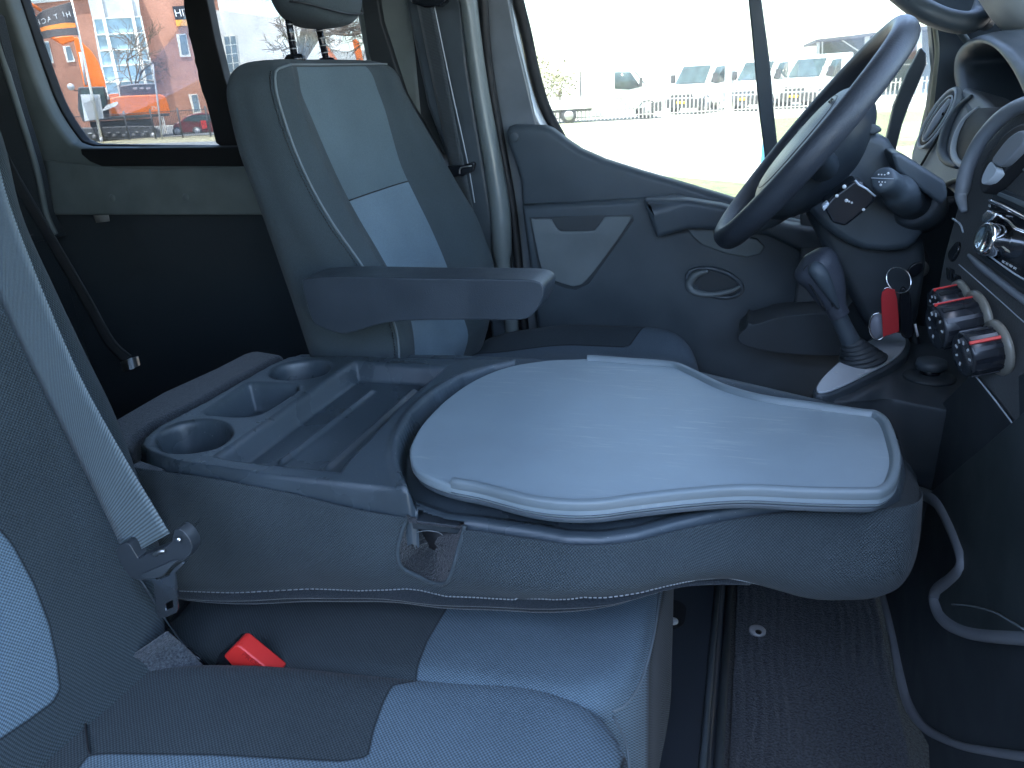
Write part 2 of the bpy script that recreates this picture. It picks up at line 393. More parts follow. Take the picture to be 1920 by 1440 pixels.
# rear quarter: side panel with two glazed openings, inner skin traced on its real plane
def Q(pts, y): return [PY(u, v, y) for u, v in pts]
hole1 = cr(Q([(-15, -120), (25, -10), (60, 95), (90, 178), (112, 222), (140, 262), (152, 270), (168, 275)], 1.80), 5)
w1 = list(hole1)+Q([(300, 276), (470, 276), (700, 268), (697, 140), (668, -20), (648, -120)], 1.80)
outer = [(-2.7, 1.80, .50), (-.76, 1.80, .50), (-.76, 1.80, 1.46), (-2.7, 1.80, 1.46)]
m_panel = m_trim
plate("rear_side_panel", outer, [w1], .05, m_panel, van, o=(0, 1.80, 0), bevel=.014, res=4, smooth=True)
# black rubber frame set inside the opening
def inset(poly, c, k): return [np.array(p)*(1-k)+np.array(c)*k for p in poly]
w1b = [np.array(p)*1 for p in w1]
cx = np.mean(w1b, axis=0)
fr_out = [p+(cx-p)/np.linalg.norm(cx-p)*(-.022) for p in w1b]
fr_in = [p+(cx-p)/np.linalg.norm(cx-p)*.004 for p in w1b]
plate("window_frame", fr_out, [fr_in], .03, m_black, van, o=(0, 1.835, 0), bevel=.003, smooth=True)
bar = Q([(390, 300), (480, 300), (480, 255), (452, 272)], 1.81)
prism("window_lower_rail", Q([(150, 279), (700, 272), (705, 312), (190, 312), (168, 303), (152, 290)], 1.768), (0, .05, 0), m_black, van, .004)
# centre divider with the rubber edge that bulges
dv = Q([(338, -60), (345, 20), (352, 55), (353, 68), (356, 74), (364, 108), (364, 115), (369, 130), (372, 150), (378, 172), (385, 190), (392, 215), (404, 268), (430, 285), (470, 285), (421, 146), (402, 70), (388, 0), (376, -60)], 1.815)
prism("window_divider", dv, (0, .03, 0), m_black, van, .003)
prism("rear_window_pane", [p+np.array([0, .045, 0]) for p in fr_in], (0, .004, 0), m_tint, van, 0)
# black gap panel between rear glass and B pillar
prism("window_side_trim", Q([(664, -60), (676, 0), (690, 90), (697, 130), (720, 290), (860, 290), (800, -60)], 1.78), (0, .03, 0), m_dark2, van)
# waist rail and the dark lower lining of the rear compartment
patch("waist_rail", [[PY(80, 300, 1.76), PY(260, 318, 1.76), PY(520, 312, 1.76)], [PY(84, 322, 1.755), PY(260, 334, 1.755), PY(520, 328, 1.755)],
                     [PY(88, 362, 1.745), PY(260, 362, 1.745), PY(520, 358, 1.745)], [PY(92, 402, 1.74), PY(260, 402, 1.74), PY(520, 402, 1.74)]], m_trim, van, solid=.02)
tube("rail_groove", Q([(205, 362), (206, 372), (215, 384), (470, 385)], 1.7405), .0035, m_dark2, van, n=4)
tube("rail_groove", Q([(205, 362), (215, 357), (470, 356)], 1.7445), .0035, m_dark2, van, n=4)
for u, v in ((215, 371), (352, 370)):
    lathe("rail_stud", [(.013, -.004), (.013, .006), (.008, .011), (0.001, .012)], PY(u, v, 1.742), (0, -1, 0), m_trim, van, 20)
box("lower_side_lining", (-2.7, -.70, 1.77, 1.80, 0, .765), m_under, van)
box("cargo_partition", (-2.05, -1.95, 0.0, 1.77, 0, .70), m_under, van)
prism("white_tag", Q([(175, 404), (203, 403), (205, 415), (180, 418)], 1.735), (0, .002, 0), PL("tag white", (.35, .35, .33), .7), van, 0)
# rear pillar lip at the very left
tube("pillar_lip", [PY(-10, 60, 1.70), PY(30, 190, 1.70), PY(52, 260, 1.70), PY(72, 330, 1.70), PY(86, 398, 1.70), PY(104, 440, 1.70)], .008, m_trim, van, n=6, seg=8)
prism("pillar_lining", Q([(-120, -60), (-10, 30), (30, 190), (52, 260), (72, 330), (86, 400), (110, 445), (-60, 480), (-300, 300)], 1.70), (0, .03, 0), m_under, van)
# B pillar: inner trims, jamb, seal
Bx = lambda pts, y, off, name, mt, bev=.006: prism(name, Q(pts, y), off, mt, van, bev)
Bx([(700, -60), (716, 40), (760, 175), (842, 320), (900, 470), (960, 700), (905, 700), (800, 440), (690, 100), (668, -60)], 1.76, (0, .04, 0), "pillar_trim", m_dark2)
Bx([(745, -60), (862, -60), (878, 120), (912, 330), (942, 520), (975, 700), (930, 700), (905, 520), (868, 380), (800, 200)], 1.70, (0, .07, 0), "pillar_trim", m_dark, .012)
# rounded jamb post, light where the sky catches it
jp = [PY(868, -80, 1.70), PY(880, 20, 1.70), PY(893, 120, 1.70), PY(907, 210, 1.70), PY(927, 320, 1.70), PY(938, 400, 1.70), PY(941, 465, 1.70), PY(943, 500, 1.70), PY(958, 600, 1.70), PY(966, 680, 1.70)]
m_jamb = PL("grey green pillar paint", (.15, .175, .175), .38, coat=.3, var=.05)
tube("pillar_jamb", jp, [.019, .019, .019, .02, .022, .024, .0235, .018, .017, .017], m_jamb, van, n=6, seg=16)
js = [PY(903, -80, 1.73), PY(913, 100, 1.73), PY(938, 260, 1.73), PY(962, 400, 1.73), PY(978, 560, 1.73), PY(990, 680, 1.73)]
tube("door_seal", js, .0105, m_black, van, n=6, seg=10)
Bx([(885, -80), (903, 120), (930, 260), (950, 400), (965, 560), (980, 690), (1030, 690), (1010, 250), (965, 60), (940, -80)], 1.75, (0, .03, 0), "pillar_face", PL("blue grey jamb paint", (.17, .19, .21), .35, coat=.4), .004)
box("door_frame_panel", (-.82, -.47, 1.84, 1.86, -.1, .90), m_dark2, van, 0)
box("door_frame_panel", (-.82, -.60, 1.841, 1.861, .88, 1.5), m_dark2, van, 0)
# A pillar, header and grab handle at the top right
prism("pillar_lining", Q([(1742, -20), (1746, 60), (1752, 130), (1742, 200), (1718, 300), (1780, 420), (1990, 420), (1990, -80), (1742, -80)], 1.73), (0, .04, 0), m_dark, van, .004)
tube("door_seal", [PY(1748, 20, 1.72), PY(1754, 60, 1.72), (PY(1757, 100, 1.72)), PY(1752, 150, 1.72), PY(1744, 220, 1.72), PY(1732, 300, 1.72)], .0042, PL("beige seal", (.4, .38, .28), .6), van, n=5)
tube("pillar_bracket", [PY(1792, 50, 1.70), PY(1806, 68, 1.70), PY(1826, 95, 1.70)], .006, m_trim, van, n=3)
lp = [np.array([.26, 1.62, 1.40]), PY(1800, -80, 1.50), PY(1815, -10, 1.51), PY(1860, 58, 1.55), PY(1970, 108, 1.61), np.array([.80, 1.70, .90])]
V, F = tube_vf(cr([p+np.array([.09, 0, .075]) for p in lp], 6), .105, 20); mesh("pillar_cover", V, F, PL("pale pillar cover", (.48, .52, .52), .55), van)
gh = thing("grab_handle", "dark curved grab handle on the pillar above the steering wheel", "grab handle", PY(1760, 20, 1.60))
tube("grip", [PY(1640, -45, 1.64), PY(1685, -12, 1.62), PY(1730, 18, 1.60), PY(1775, 37, 1.60), PY(1815, 42, 1.60), PY(1838, 28, 1.62), PY(1846, -5, 1.64)], [.012, .016, .018, .018, .018, .018, .014], m_dark, gh, n=6, seg=14)
tube("fixing_foot", [PY(1838, 30, 1.63), PY(1850, 42, 1.66)], .014, m_dark, gh, seg=12)

# =================================================================== DRIVER DOOR
door = thing("driver_door", "dark grey driver's door with light grey pocket lid, armrest and large side window", "door", (0, 1.75, .1))
YP = 1.70
dp = Q([(947, 250), (952, 238), (962, 234), (1018, 236), (1032, 242), (1058, 262), (1085, 280), (1130, 300), (1200, 322), (1280, 345), (1382, 376), (1500, 402), (1650, 405), (1720, 380), (1900, 360), (1900, 1000), (1010, 1000), (1006, 640), (992, 500), (978, 400), (975, 340), (962, 300), (950, 270)], YP)
plate("door_panel", dp, [], .05, m_dark, door, o=(0, YP+.025, 0), bevel=.014, res=5, smooth=True)
lathe("fixing_cap", [(.0115, 0), (.0115, .0015), (.009, .0025), (.001, .0025)], PY(964, 257, YP-.001), (0, -1, 0), m_dark, door, 24)
# shoulder ledge: the lower panel stands proud of the upper part
led = [(978, 386), (1080, 381), (1200, 374), (1262, 366), (1285, 372), (1320, 380), (1385, 392), (1440, 402), (1560, 430), (1700, 470), (1700, 900), (1018, 900), (1010, 640), (996, 520), (984, 430)]
plate("lower_panel", Q(led, YP-.035), [], .04, m_dark, door, o=(0, YP-.015, 0), bevel=.012, res=5, smooth=True)
# armrest
ar = [(1206, 376), (1212, 373), (1290, 374), (1350, 384), (1400, 398), (1480, 420), (1600, 440), (1600, 490), (1500, 470), (1440, 442), (1330, 432), (1290, 430), (1232, 446), (1218, 410)]
plate("armrest", Q(ar, YP-.075), [], .05, m_dark, door, o=(0, YP-.055, 0), bevel=.012, res=5, smooth=True)
pu = [(1288, 428), (1296, 424), (1330, 424), (1420, 448), (1434, 462), (1426, 476), (1400, 482), (1365, 476), (1318, 460), (1300, 445)]
plate("pull_cup", Q(pu, YP-.045), [], .012, m_lid, door, o=(0, YP-.043, 0), bevel=.004, res=4, smooth=True)
# map pocket and its light lid
plate("map_pocket", cr(Q([(992, 408), (1186, 402), (1188, 414), (1104, 532), (1080, 544), (1060, 541), (1026, 528), (1008, 502)], YP-.0365), 1, True), [], .006, m_dark2, door, o=(0, YP-.0335, 0), bevel=.002, smooth=True)
lid = cr(Q([(996, 414), (1002, 411), (1030, 411), (1036, 416), (1046, 431), (1058, 434), (1108, 433), (1118, 428), (1130, 412), (1138, 407), (1178, 406), (1183, 411), (1150, 460), (1100, 525), (1080, 536), (1066, 535), (1030, 522), (1014, 500), (1004, 455)], YP-.043), 3, True)
plate("pocket_lid", lid, [], .006, m_lid, door, o=(0, YP-.040, 0), bevel=.002, smooth=True)
# handle recess and lever
hc = (PY(1290, 530, YP-.04)+PY(1390, 530, YP-.04))/2
ell = [hc+np.array([.062*math.cos(t), 0, .034*math.sin(t)-.012*math.cos(t)]) for t in np.linspace(0, 2*math.pi, 36, endpoint=False)]
ell2 = [hc+np.array([.052*math.cos(t), 0, .025*math.sin(t)-.012*math.cos(t)]) for t in np.linspace(0, 2*math.pi, 36, endpoint=False)]
plate("handle_surround", ell, [ell2], .012, m_dark, door, o=(0, YP-.04, 0), bevel=.004, smooth=True)
plate("handle_recess", ell2, [], .004, m_dark2, door, o=(0, YP-.0365, 0))
tube("door_handle", [PY(1328, 508, YP-.05), PY(1305, 515, YP-.05), PY(1293, 533, YP-.05), PY(1303, 548, YP-.055), PY(1335, 552, YP-.055), PY(1368, 546, YP-.052), PY(1388, 537, YP-.048)], [.004, .008, .009, .007, .006, .005, .003], m_lid, door, n=6, seg=10)
# window opening: glass, frame, divider and front bar
YG = 1.80
prism("window_pane", Q([(930, -100), (960, 60), (1010, 300), (1700, 480), (1745, 300), (1750, -100)], YG), (0, .004, 0), m_glass, door, 0)
fr = [PY(933, -80, 1.77), PY(948, 0, 1.77), (PY(963, 60, 1.77)), PY(978, 130, 1.77), PY(993, 185, 1.77), PY(1008, 222, 1.77), PY(1030, 262, 1.77)]
tube("window_frame", fr, .0135, m_steel, door, n=6, seg=12)
fr2 = [p+np.array([.022, .02, 0]) for p in fr]
tube("window_seal", fr2, .013, m_black, door, n=6, seg=10)
db = Q([(1399, -60), (1403, 0), (1409, 60), (1417, 150), (1424, 220), (1432, 280), (1437, 345), (1468, 345), (1459, 280), (1450, 200), (1445, 130), (1439, 80), (1428, 0), (1420, -60)], 1.785)
prism("window_divider", db, (0, .02, 0), m_dark, door, .004)
fb = Q([(1728, 88), (1738, 100), (1738, 122), (1722, 160), (1706, 196), (1692, 235), (1682, 275), (1674, 330), (1640, 330), (1662, 262), (1676, 200), (1700, 140)], 1.785)
prism("window_front_bar", fb, (0, .025, 0), m_dark, door, .004)
tube("window_frame_top", [PY(960, -60, 1.77)+np.array([0, 0, .12]), PY(1720, -60, 1.77)+np.array([0, 0, .12])], .02, m_black, door)

# =================================================================== DRIVER SEAT
ds = thing("driver_seat", "dark and blue grey cloth driver's seat with an armrest on its near side", "seat", (-.45, 1.38, 0))
def trace(pts, y):
    """photo polyline on plane y -> x as a function of z"""
    if callable(y): P = np.array([PY(u, v, y(v)) for u, v in pts])
    else: P = np.array([PY(u, v, y) for u, v in pts])
    P = P[np.argsort(P[:, 2])]; return lambda z: (float(np.interp(z, P[:, 2], P[:, 0])))
tb = trace([(415, 180), (427, 240), (440, 290), (480, 400), (520, 520), (560, 640), (600, 760)], 1.15)
tsn = trace([(520, 150), (517, 180), (545, 270), (600, 390), (690, 520), (735, 600), (745, 665), (740, 740)], 1.15)
tpn = trace([(546, 125), (563, 169), (604, 268), (639, 345), (677, 417), (735, 513), (773, 604), (779, 668), (775, 740)], 1.235)
tpf = trace([(695, 137), (718, 192), (747, 297), (758, 326), (770, 350), (817, 446), (846, 519), (878, 630), (867, 669), (850, 740)], 1.49)
tff = trace([(735, 140), (756, 166), (779, 213), (808, 262), (837, 315), (893, 414), (907, 452), (925, 513), (915, 607), (901, 656), (890, 740)], 1.60)
rows = []
zs = [.46, .52, .58, .64, .70, .76, .82, .88, .94, .99, 1.03]
for z in zs:
    a, b, c, d, e = tb(z), tsn(z), tpn(z), tpf(z), tff(z)
    rows.append([(a, 1.17, z), (b-.5*(b-a), 1.143, z), (b-.008, 1.148, z), (b+.004, 1.160, z), (.5*(b+c)+.012, 1.195, z), (c, 1.235, z), (.5*(c+d)-.004, 1.36, z), (d, 1.49, z), (.5*(d+e)+.012, 1.55, z),
                 (e+.004, 1.595, z), (e-.012, 1.612, z), (.5*(e+a), 1.617, z), (a, 1.60, z), (a-.012, 1.38, z)])
top = np.array(rows[-1]); cen = np.array([-.80, 1.38, 0])
for k, (z, f, g) in enumerate([(1.055, .965, .93), (1.072, .90, .80), (1.082, .80, .55), (1.086, .60, .3), (1.087, .3, .1)]):
    r = top.copy(); r[:, 1] = 1.38+(r[:, 1]-1.38)*f; r[:, 0] = cen[0]+(r[:, 0]-cen[0])*g-.0*k; r[:, 2] = z
    rows.append(r.tolist())
R_ = cr(cr(np.array(rows), 4, False, 0), 6, True, 1)      # [rows, cols, 3]
UVg = None
def sub_patch(name, r0, r1, c0, c1, mt, par, A=R_, shift=0.):
    n = A.shape[1]; cols = [c % n for c in range(c0, c1+1)]
    B = A[r0:r1+1][:, cols]
    return mesh(name, B.reshape(-1, 3), grid_faces(B.shape[0], B.shape[1]), mt, par, uv=grid_uv(B))
nc = R_.shape[1]; nr = R_.shape[0]
zr_split = 4*6+2      # row of the horizontal sewn line
topr = 4*12
sub_patch("side_bolster", 0, nr-1, 13*6, 13*6+3*6, m_drv_d, ds)             # back edge round to near seam
sub_patch("front_bolster", 0, nr-1, 2*6, 5*6, m_drv_d, ds)
sub_patch("back_insert", 0, zr_split, 5*6, 7*6, m_drv_l, ds)
sub_patch("back_insert", zr_split, topr, 5*6, 7*6, m_drv_u, ds)
sub_patch("top_band", topr, nr-1, 5*6, 7*6, m_drv_d, ds)
sub_patch("front_bolster", 0, nr-1, 7*6, 10*6, m_drv_d, ds)
sub_patch("back_cover", 0, nr-1, 10*6, 13*6, m_under, ds)
# top cap closes here
_c = 2*6+3
sm = np.vstack([R_[:45, _c], [R_[46, _c+1], R_[47, _c+3], R_[48, _c+6], R_[49, _c+10]]])+np.array([.0015, -.0015, .0005])
tube("piping", sm, .0022, PL("pale piping", (.15, .18, .19), .7), ds, seg=6)
tube("piping", R_[topr+1, 2*6+13:9*6+2]+np.array([.001, 0, .001]), .0018, PL("pale piping thread", (.2, .22, .23), .7), ds, seg=6)
tube("seam", R_[zr_split, 5*6:7*6+1]+np.array([.0005, 0, 0]), .0012, m_black, ds, seg=6)
st = []
for i in range(2, len(sm)-3):
    for f in (0, .34, .67):
        p = sm[i]*(1-f)+sm[i+1]*f; q = p+(sm[i+1]-sm[i])*.18
        st.append(tube_vf([p+np.array([-.007, -.0035, 0]), q+np.array([-.007, -.0035, 0])], .0011, 5))
V, F = join(st); mesh("stitching", V, F, m_black, ds)
# headrest
hp = [(PY(538, 20, 1.31), PY(553, 112, 1.31)), (PY(597, 50, 1.44), PY(613, 118, 1.44))]
hr = mesh("headrest", [], [], None, ds)
bpy.data.objects.remove(hr)
hc0 = (PY(590, -24, 1.38))
loops = []
for k, (h, f) in enumerate([(-.068, .25), (-.064, .62), (-.052, .86), (-.03, .98), (0, 1.0), (.05, 1.0), (.1, .96), (.13, .8), (.145, .4)]):
    loops.append([hc0+np.array([.062*f*math.cos(t)*(1 if math.cos(t) > 0 else .8)-.0, .128*f*np.sign(math.sin(t))*abs(math.sin(t))**.8, h+.02*(f*math.sin(t))**2*(1 if h < 0 else 0)]) for t in np.linspace(0, 2*math.pi, 20, endpoint=False)])
hro = loft("headrest", loops, m_drv_d, ds, nu=5, nv=2)
tube("piping", [hc0+np.array([.050*math.cos(t)+.012, .118*math.sin(t), -.048+.016*math.sin(t)**2]) for t in np.linspace(-1.5, 1.5, 24)], .0016, m_black, hro, seg=6)
for a, b in hp:
    d = (a-b)/np.linalg.norm(a-b)
    tube("headrest_post", [b-d*.01, b+d*.10], .0062, m_gloss, ds, seg=12)
    for k in range(5):
        lathe("post_notch", [(.0068, -.001), (.0068, .001)], b+d*(.018+.013*k), d, m_steel, ds, 12)
    lathe("post_sleeve", [(.019, -.006), (.019, .004), (.014, .009), (.008, .010)], b, (0, 0, 1), m_gloss, ds, 20, sx=.7)
# armrest: profile traced on its near face
yA = 1.035
arp = cr(Q([(566, 534), (576, 523), (640, 519), (800, 522), (965, 524), (1006, 528), (1019, 540), (1016, 562), (1000, 588), (975, 600), (900, 600), (790, 601), (722, 606), (665, 622), (640, 626), (605, 615), (585, 600)], yA), 4, True)
prism("armrest", arp, (0, .072, 0), m_soft, ds, .014, bseg=5)
# cushion
def heightcloth(name, poly, z1, depth, r, bump, mt, par, step=.006, attrpoly=None, xl=None):
    P = np.array(poly)[:, :2]; x0, y0 = P.min(0); x1, y1 = P.max(0)
    # rings from the outline inward keep the edge clean
    n = 160
    L = np.vstack([P, P[:1]]); s = np.concatenate([[0], np.cumsum(np.linalg.norm(np.diff(L, axis=0), axis=1))])
    t = np.linspace(0, s[-1], n, endpoint=False); O = np.stack([np.interp(t, s, L[:, 0]), np.interp(t, s, L[:, 1])], 1)
    for _ in range(22): O = (np.roll(O, 1, 0)+O*2+np.roll(O, -1, 0))/4
    c = O.mean(0); V = []
    T = np.roll(O, -1, 0)-np.roll(O, 1, 0); T /= np.linalg.norm(T, axis=1)[:, None]; Nn = np.stack([-T[:, 1], T[:, 0]], 1)
    if ((c-O)*Nn).sum() < 0: Nn = -Nn
    rings = [(0, -depth), (0, -r*2.2)]+[(r*(1-math.cos(a)), -r*(1-math.sin(a))) for a in np.linspace(0, math.pi/2, 9)]
    RR = []
    for d, dz in rings: RR.append((O+Nn*d, dz))
    inner = RR[-1][0]
    for f in np.linspace(0, 1, 26)[1:]: RR.append((inner*(1-f)+c*f, 0))
    UV = []
    for q, dz in RR:
        for p in q: V.append((p[0], p[1], z1+bump(p[0], p[1])*max(0, 1+dz/(depth*.6))+dz)); UV.append((p[0], p[1]+dz))
    F = grid_faces(len(RR), n, False, True)
    at = None
    A = np.array(V)
    if attrpoly is not None:
        at = -np.max([-sdf(q, A[:, 0], A[:, 1]) for q in attrpoly], axis=0); at = -at
        if xl is not None: at = np.minimum(at, xl-A[:, 0])
    return mesh(name, V, F, mt, par, uv=np.array(UV), attr=at)
def rr2(x0, x1, y0, y1, r, n=8): return rrect((x0+x1)/2, (y0+y1)/2, (x1-x0)/2, (y1-y0)/2, r, n)
def cb(x, y):
    e = abs((y-1.39)/.25); return .042*sstep(.55, .95, e)-.012*(1-e) - .03*sstep(-.35, -.6, x)
seatp = rr2(-.63, -.085, 1.14, 1.65, .10)
m_dcush = weave("driver cushion cloth", (.046, .058, .068), (.095, .125, .155), .003, .18)
ctr = [(-.7, 1.22), (-.24, 1.22), (-.20, 1.14), (-.0, 1.1), (0, 1.70), (-.19, 1.66), (-.24, 1.56), (-.7, 1.56)]
heightcloth("seat_cushion", seatp, .478, .20, .05, cb, m_dcush, ds, attrpoly=[ctr])
box("seat_base", (-.60, -.14, 1.17, 1.60, .0, .26), m_dark2, ds, .01)

# =================================================================== DRIVER SEAT BELT (on the B pillar)
def strap(name, P, wdt, across, mt, par, th=.0016, n=8):
    P = cr(P, n); across = np.array(across, float); across /= np.linalg.norm(across); A = []
    for i, p in enumerate(P):
        A.append([p-across*wdt/2, p-across*wdt*.25, p, p+across*wdt*.25, p+across*wdt/2])
    A = np.array(A); m, k = A.shape[:2]
    s = np.concatenate([[0], np.cumsum(np.linalg.norm(np.diff(P, axis=0), axis=1))])
    uv = np.array([[(j/4-.5)*wdt, s[i]] for i in range(m) for j in range(k)])
    o = mesh(name, A.reshape(-1, 3), grid_faces(m, k), mt, par, uv=uv, solid=th); return o
b1 = thing("seat_belt", "grey driver's belt hanging down the door pillar behind the driver's seat", "seat belt", PY(830, 20, 1.66), group="seat belts")
strap("webbing", [PY(795, 2, 1.66), PY(812, 90, 1.66), PY(832, 190, 1.66), PY(852, 290, 1.665), PY(873, 390, 1.67), PY(892, 480, 1.67), PY(910, 600, 1.67)], .050, (1, -.55, .06), weave("belt webbing charcoal", (.075, .088, .098), None, .0028, .25, lines=True, rough=.5), b1)
# narrow bright edge and slot guide
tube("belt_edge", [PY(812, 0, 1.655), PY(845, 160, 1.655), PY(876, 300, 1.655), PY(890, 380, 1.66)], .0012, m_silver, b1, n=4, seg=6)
prism("shoulder_guide", Q([(765, -8), (770, 6), (795, 14), (822, 12), (834, 4), (836, -14), (828, -30), (770, -30)], 1.64), (0, .03, 0), m_gloss, b1, .006)
prism("belt_stop", Q([(835, 312), (868, 310), (886, 303), (890, 308), (886, 322), (868, 330), (846, 333)], 1.645), (0, .015, 0), m_gloss, b1, .003)
tube("belt_stop", [PY(862, 326, 1.638), PY(864, 315, 1.638), PY(884, 311, 1.638)], .0018, m_steel, b1, n=3, seg=6)
# rear passenger belt in the dark compartment
b2 = thing("seat_belt", "dark rear belt slanting down the unlit compartment to a metal anchor", "seat belt", PY(240, 680, 1.2), group="seat belts")
strap("webbing", [PY(-70, 120, 1.25), PY(10, 300, 1.25), PY(90, 440, 1.22), PY(160, 560, 1.2), PY(205, 640, 1.2), PY(238, 672, 1.2)], .050, (1, -.4, .5), weave("rear belt webbing", (.045, .05, .056), None, .0026, .3, lines=True, rough=.5), b2)
prism("belt_anchor", Q([(224, 679), (255, 669), (259, 687), (230, 698)], 1.19), (0, .008, 0), m_steel, b2, .002)
prism("belt_anchor_rib", Q([(238, 674), (244, 672), (249, 692), (243, 694)], 1.185), (0, .006, 0), m_silver, b2, .001)
# =================================================================== FOLDED MIDDLE BACKREST WITH ITS TABLE
fb = thing("folded_backrest", "middle seat backrest folded flat as a table, with dark console, cup holders and grey tablet", "backrest", (-.3, .89, .5))
ZT, ZB = .610, .577
def xy(pts, z, n=0, closed=True):
    P = np.array([PZ(u, v, z) for u, v in pts])
    return cr(P, n, closed) if n else P
pA = xy([(258, 835), (265, 822), (292, 800), (380, 755), (450, 715), (505, 684), (540, 669), (553, 667), (687, 668), (853, 672), (955, 673), (971, 676), (970, 681), (925, 690), (870, 707), (815, 739), (775, 778), (753, 822), (749, 860), (760, 893), (771, 918), (765, 922), (700, 913), (510, 894), (330, 868), (275, 850)], ZT)
pB = xy([(262, 862), (330, 890), (510, 925), (687, 957), (772, 965), (830, 985), (900, 992), (1000, 1007), (1060, 1019), (1130, 1021), (1200, 1012), (1280, 990), (1360, 970), (1440, 957), (1520, 952), (1640, 948), (1690, 925), (1700, 880), (1688, 830), (1640, 778), (1300, 698), (1105, 668), (971, 674), (853, 670), (560, 668), (300, 830)], ZB)
cupN = xy([(290, 827), (300, 810), (335, 793), (385, 787), (420, 793), (434, 808), (430, 822), (405, 839), (355, 849), (308, 846)], ZT, 4)
cupF = xy([(507, 701), (513, 690), (540, 680), (580, 675), (612, 678), (621, 687), (610, 700), (585, 708), (548, 712), (515, 709)], ZT, 4)
cupM = xy([(382, 774), (395, 763), (455, 723), (476, 717), (515, 718), (553, 720), (560, 726), (552, 737), (500, 770), (480, 778), (450, 781), (400, 778)], ZT, 3)
tray = xy([(404, 855), (430, 838), (560, 748), (655, 682), (667, 677), (700, 680), (790, 684), (838, 687), (800, 718), (745, 765), (690, 825), (648, 868), (640, 884), (520, 872), (440, 862)], ZT)
X0, X1, Y0, Y1, ST = -.80, .20, .645, 1.20, .0021
gx = np.arange(X0, X1, ST); gy = np.arange(Y0, Y1, ST); GXX, GYY = np.meshgrid(gx, gy, indexing='ij')
sA = sdf(pA, GXX, GYY); sB = sdf(pB, GXX, GYY); sN = sdf(cupN, GXX, GYY); sF = sdf(cupF, GXX, GYY); sM = sdf(cupM, GXX, GYY); sT = sdf(tray, GXX, GYY)
sU = np.minimum(sA, sB)
def pocket(s, depth, r0=.004, w=.010, k=3.): 
    d = -s
    lip = .0035*sstep(-r0, .003, d); wall = (depth-.0035)*np.clip((d-.002)/w, 0, 1)**.9
    return np.where(d > -r0, lip+wall, 0)
H = ZB+(ZT-ZB)*(1-sstep(-.004, .004, sA))
# rounded bead along the curved front rim of the console
rim = PZ(970, 681, ZT)
arc = xy([(970, 681), (925, 690), (870, 707), (815, 739), (775, 778), (753, 822), (749, 860), (760, 893), (771, 918)], ZT, 4, False)
dA = np.full(GXX.shape, 1e9)
for i in range(len(arc)-1):
    a, b = arc[i][:2], arc[i+1][:2]; e = b-a; t = np.clip(((GXX-a[0])*e[0]+(GYY-a[1])*e[1])/(e@e+1e-12), 0, 1); dA = np.minimum(dA, np.hypot(GXX-a[0]-e[0]*t, GYY-a[1]-e[1]*t))
H += np.where(sA < .002, .004*np.exp(-((dA-.008)/.006)**2), 0)
# soft fillet at the foot of the console and a raised lip along the near edge of the base
H += np.where(sA > 0, .006*np.exp(-sA/.006), 0)
H += np.where(sA > .004, .006*sstep(-.030, -.012, sB), 0)
H -= pocket(sN, .055)+pocket(sF, .055)+pocket(sM, .045)
tr_h = pocket(sT, .030, w=.012)
pr = lambda a, b: (np.array(PZ(*a, ZT-.03))[:2], np.array(PZ(*b, ZT-.03))[:2])
for a, b in (pr((528, 868), (697, 736)), pr((615, 878), (776, 734))):
    e = b-a; t = np.clip(((GXX-a[0])*e[0]+(GYY-a[1])*e[1])/(e@e), 0, 1); d = np.hypot(GXX-a[0]-e[0]*t, GYY-a[1]-e[1]*t)
    tr_h -= np.where(sT < -.008, .0055*np.exp(-(d/.0042)**2), 0)
H -= tr_h
H -= .06*sstep(-.003, .009, sU)
H -= .004*sstep(-.006, .0, sU)
keep = sU < np.where((GXX > -.357) & (GXX < -.287) & (GYY < .8) & (sA > .0075), -.0035, .0055)
def region(mask, name, mt, par):
    q = mask[:-1, :-1] & keep[:-1, :-1] & keep[1:, 1:] & keep[1:, :-1] & keep[:-1, 1:]
    I, J = np.nonzero(q); ny = len(gy)
    vid = np.stack([I*ny+J, (I+1)*ny+J, (I+1)*ny+J+1, I*ny+J+1], 1); u, inv = np.unique(vid, return_inverse=True); inv = inv.reshape(vid.shape)
    V = np.stack([GXX.ravel()[u], GYY.ravel()[u], H.ravel()[u]], 1)
    me = bpy.data.meshes.new(name); me.from_pydata(V.tolist(), [], inv.tolist()); me.materials.append(mt)
    me.polygons.foreach_set("use_smooth", [True]*len(me.polygons)); o = bpy.data.objects.new(name, me); link(o, par); return o
rN, rF, rM, rT = sN < .006, sF < .006, sM < .006, sT < .006
region(rN, "cup_holder", m_cons, fb); region(rF, "cup_holder", m_cons, fb); region(rM, "cup_holder", m_cons, fb)
region(rT & ~rM & ~rF & ~rN, "storage_tray", m_cons, fb)
region(~(rN | rF | rM | rT), "console", m_cons, fb)

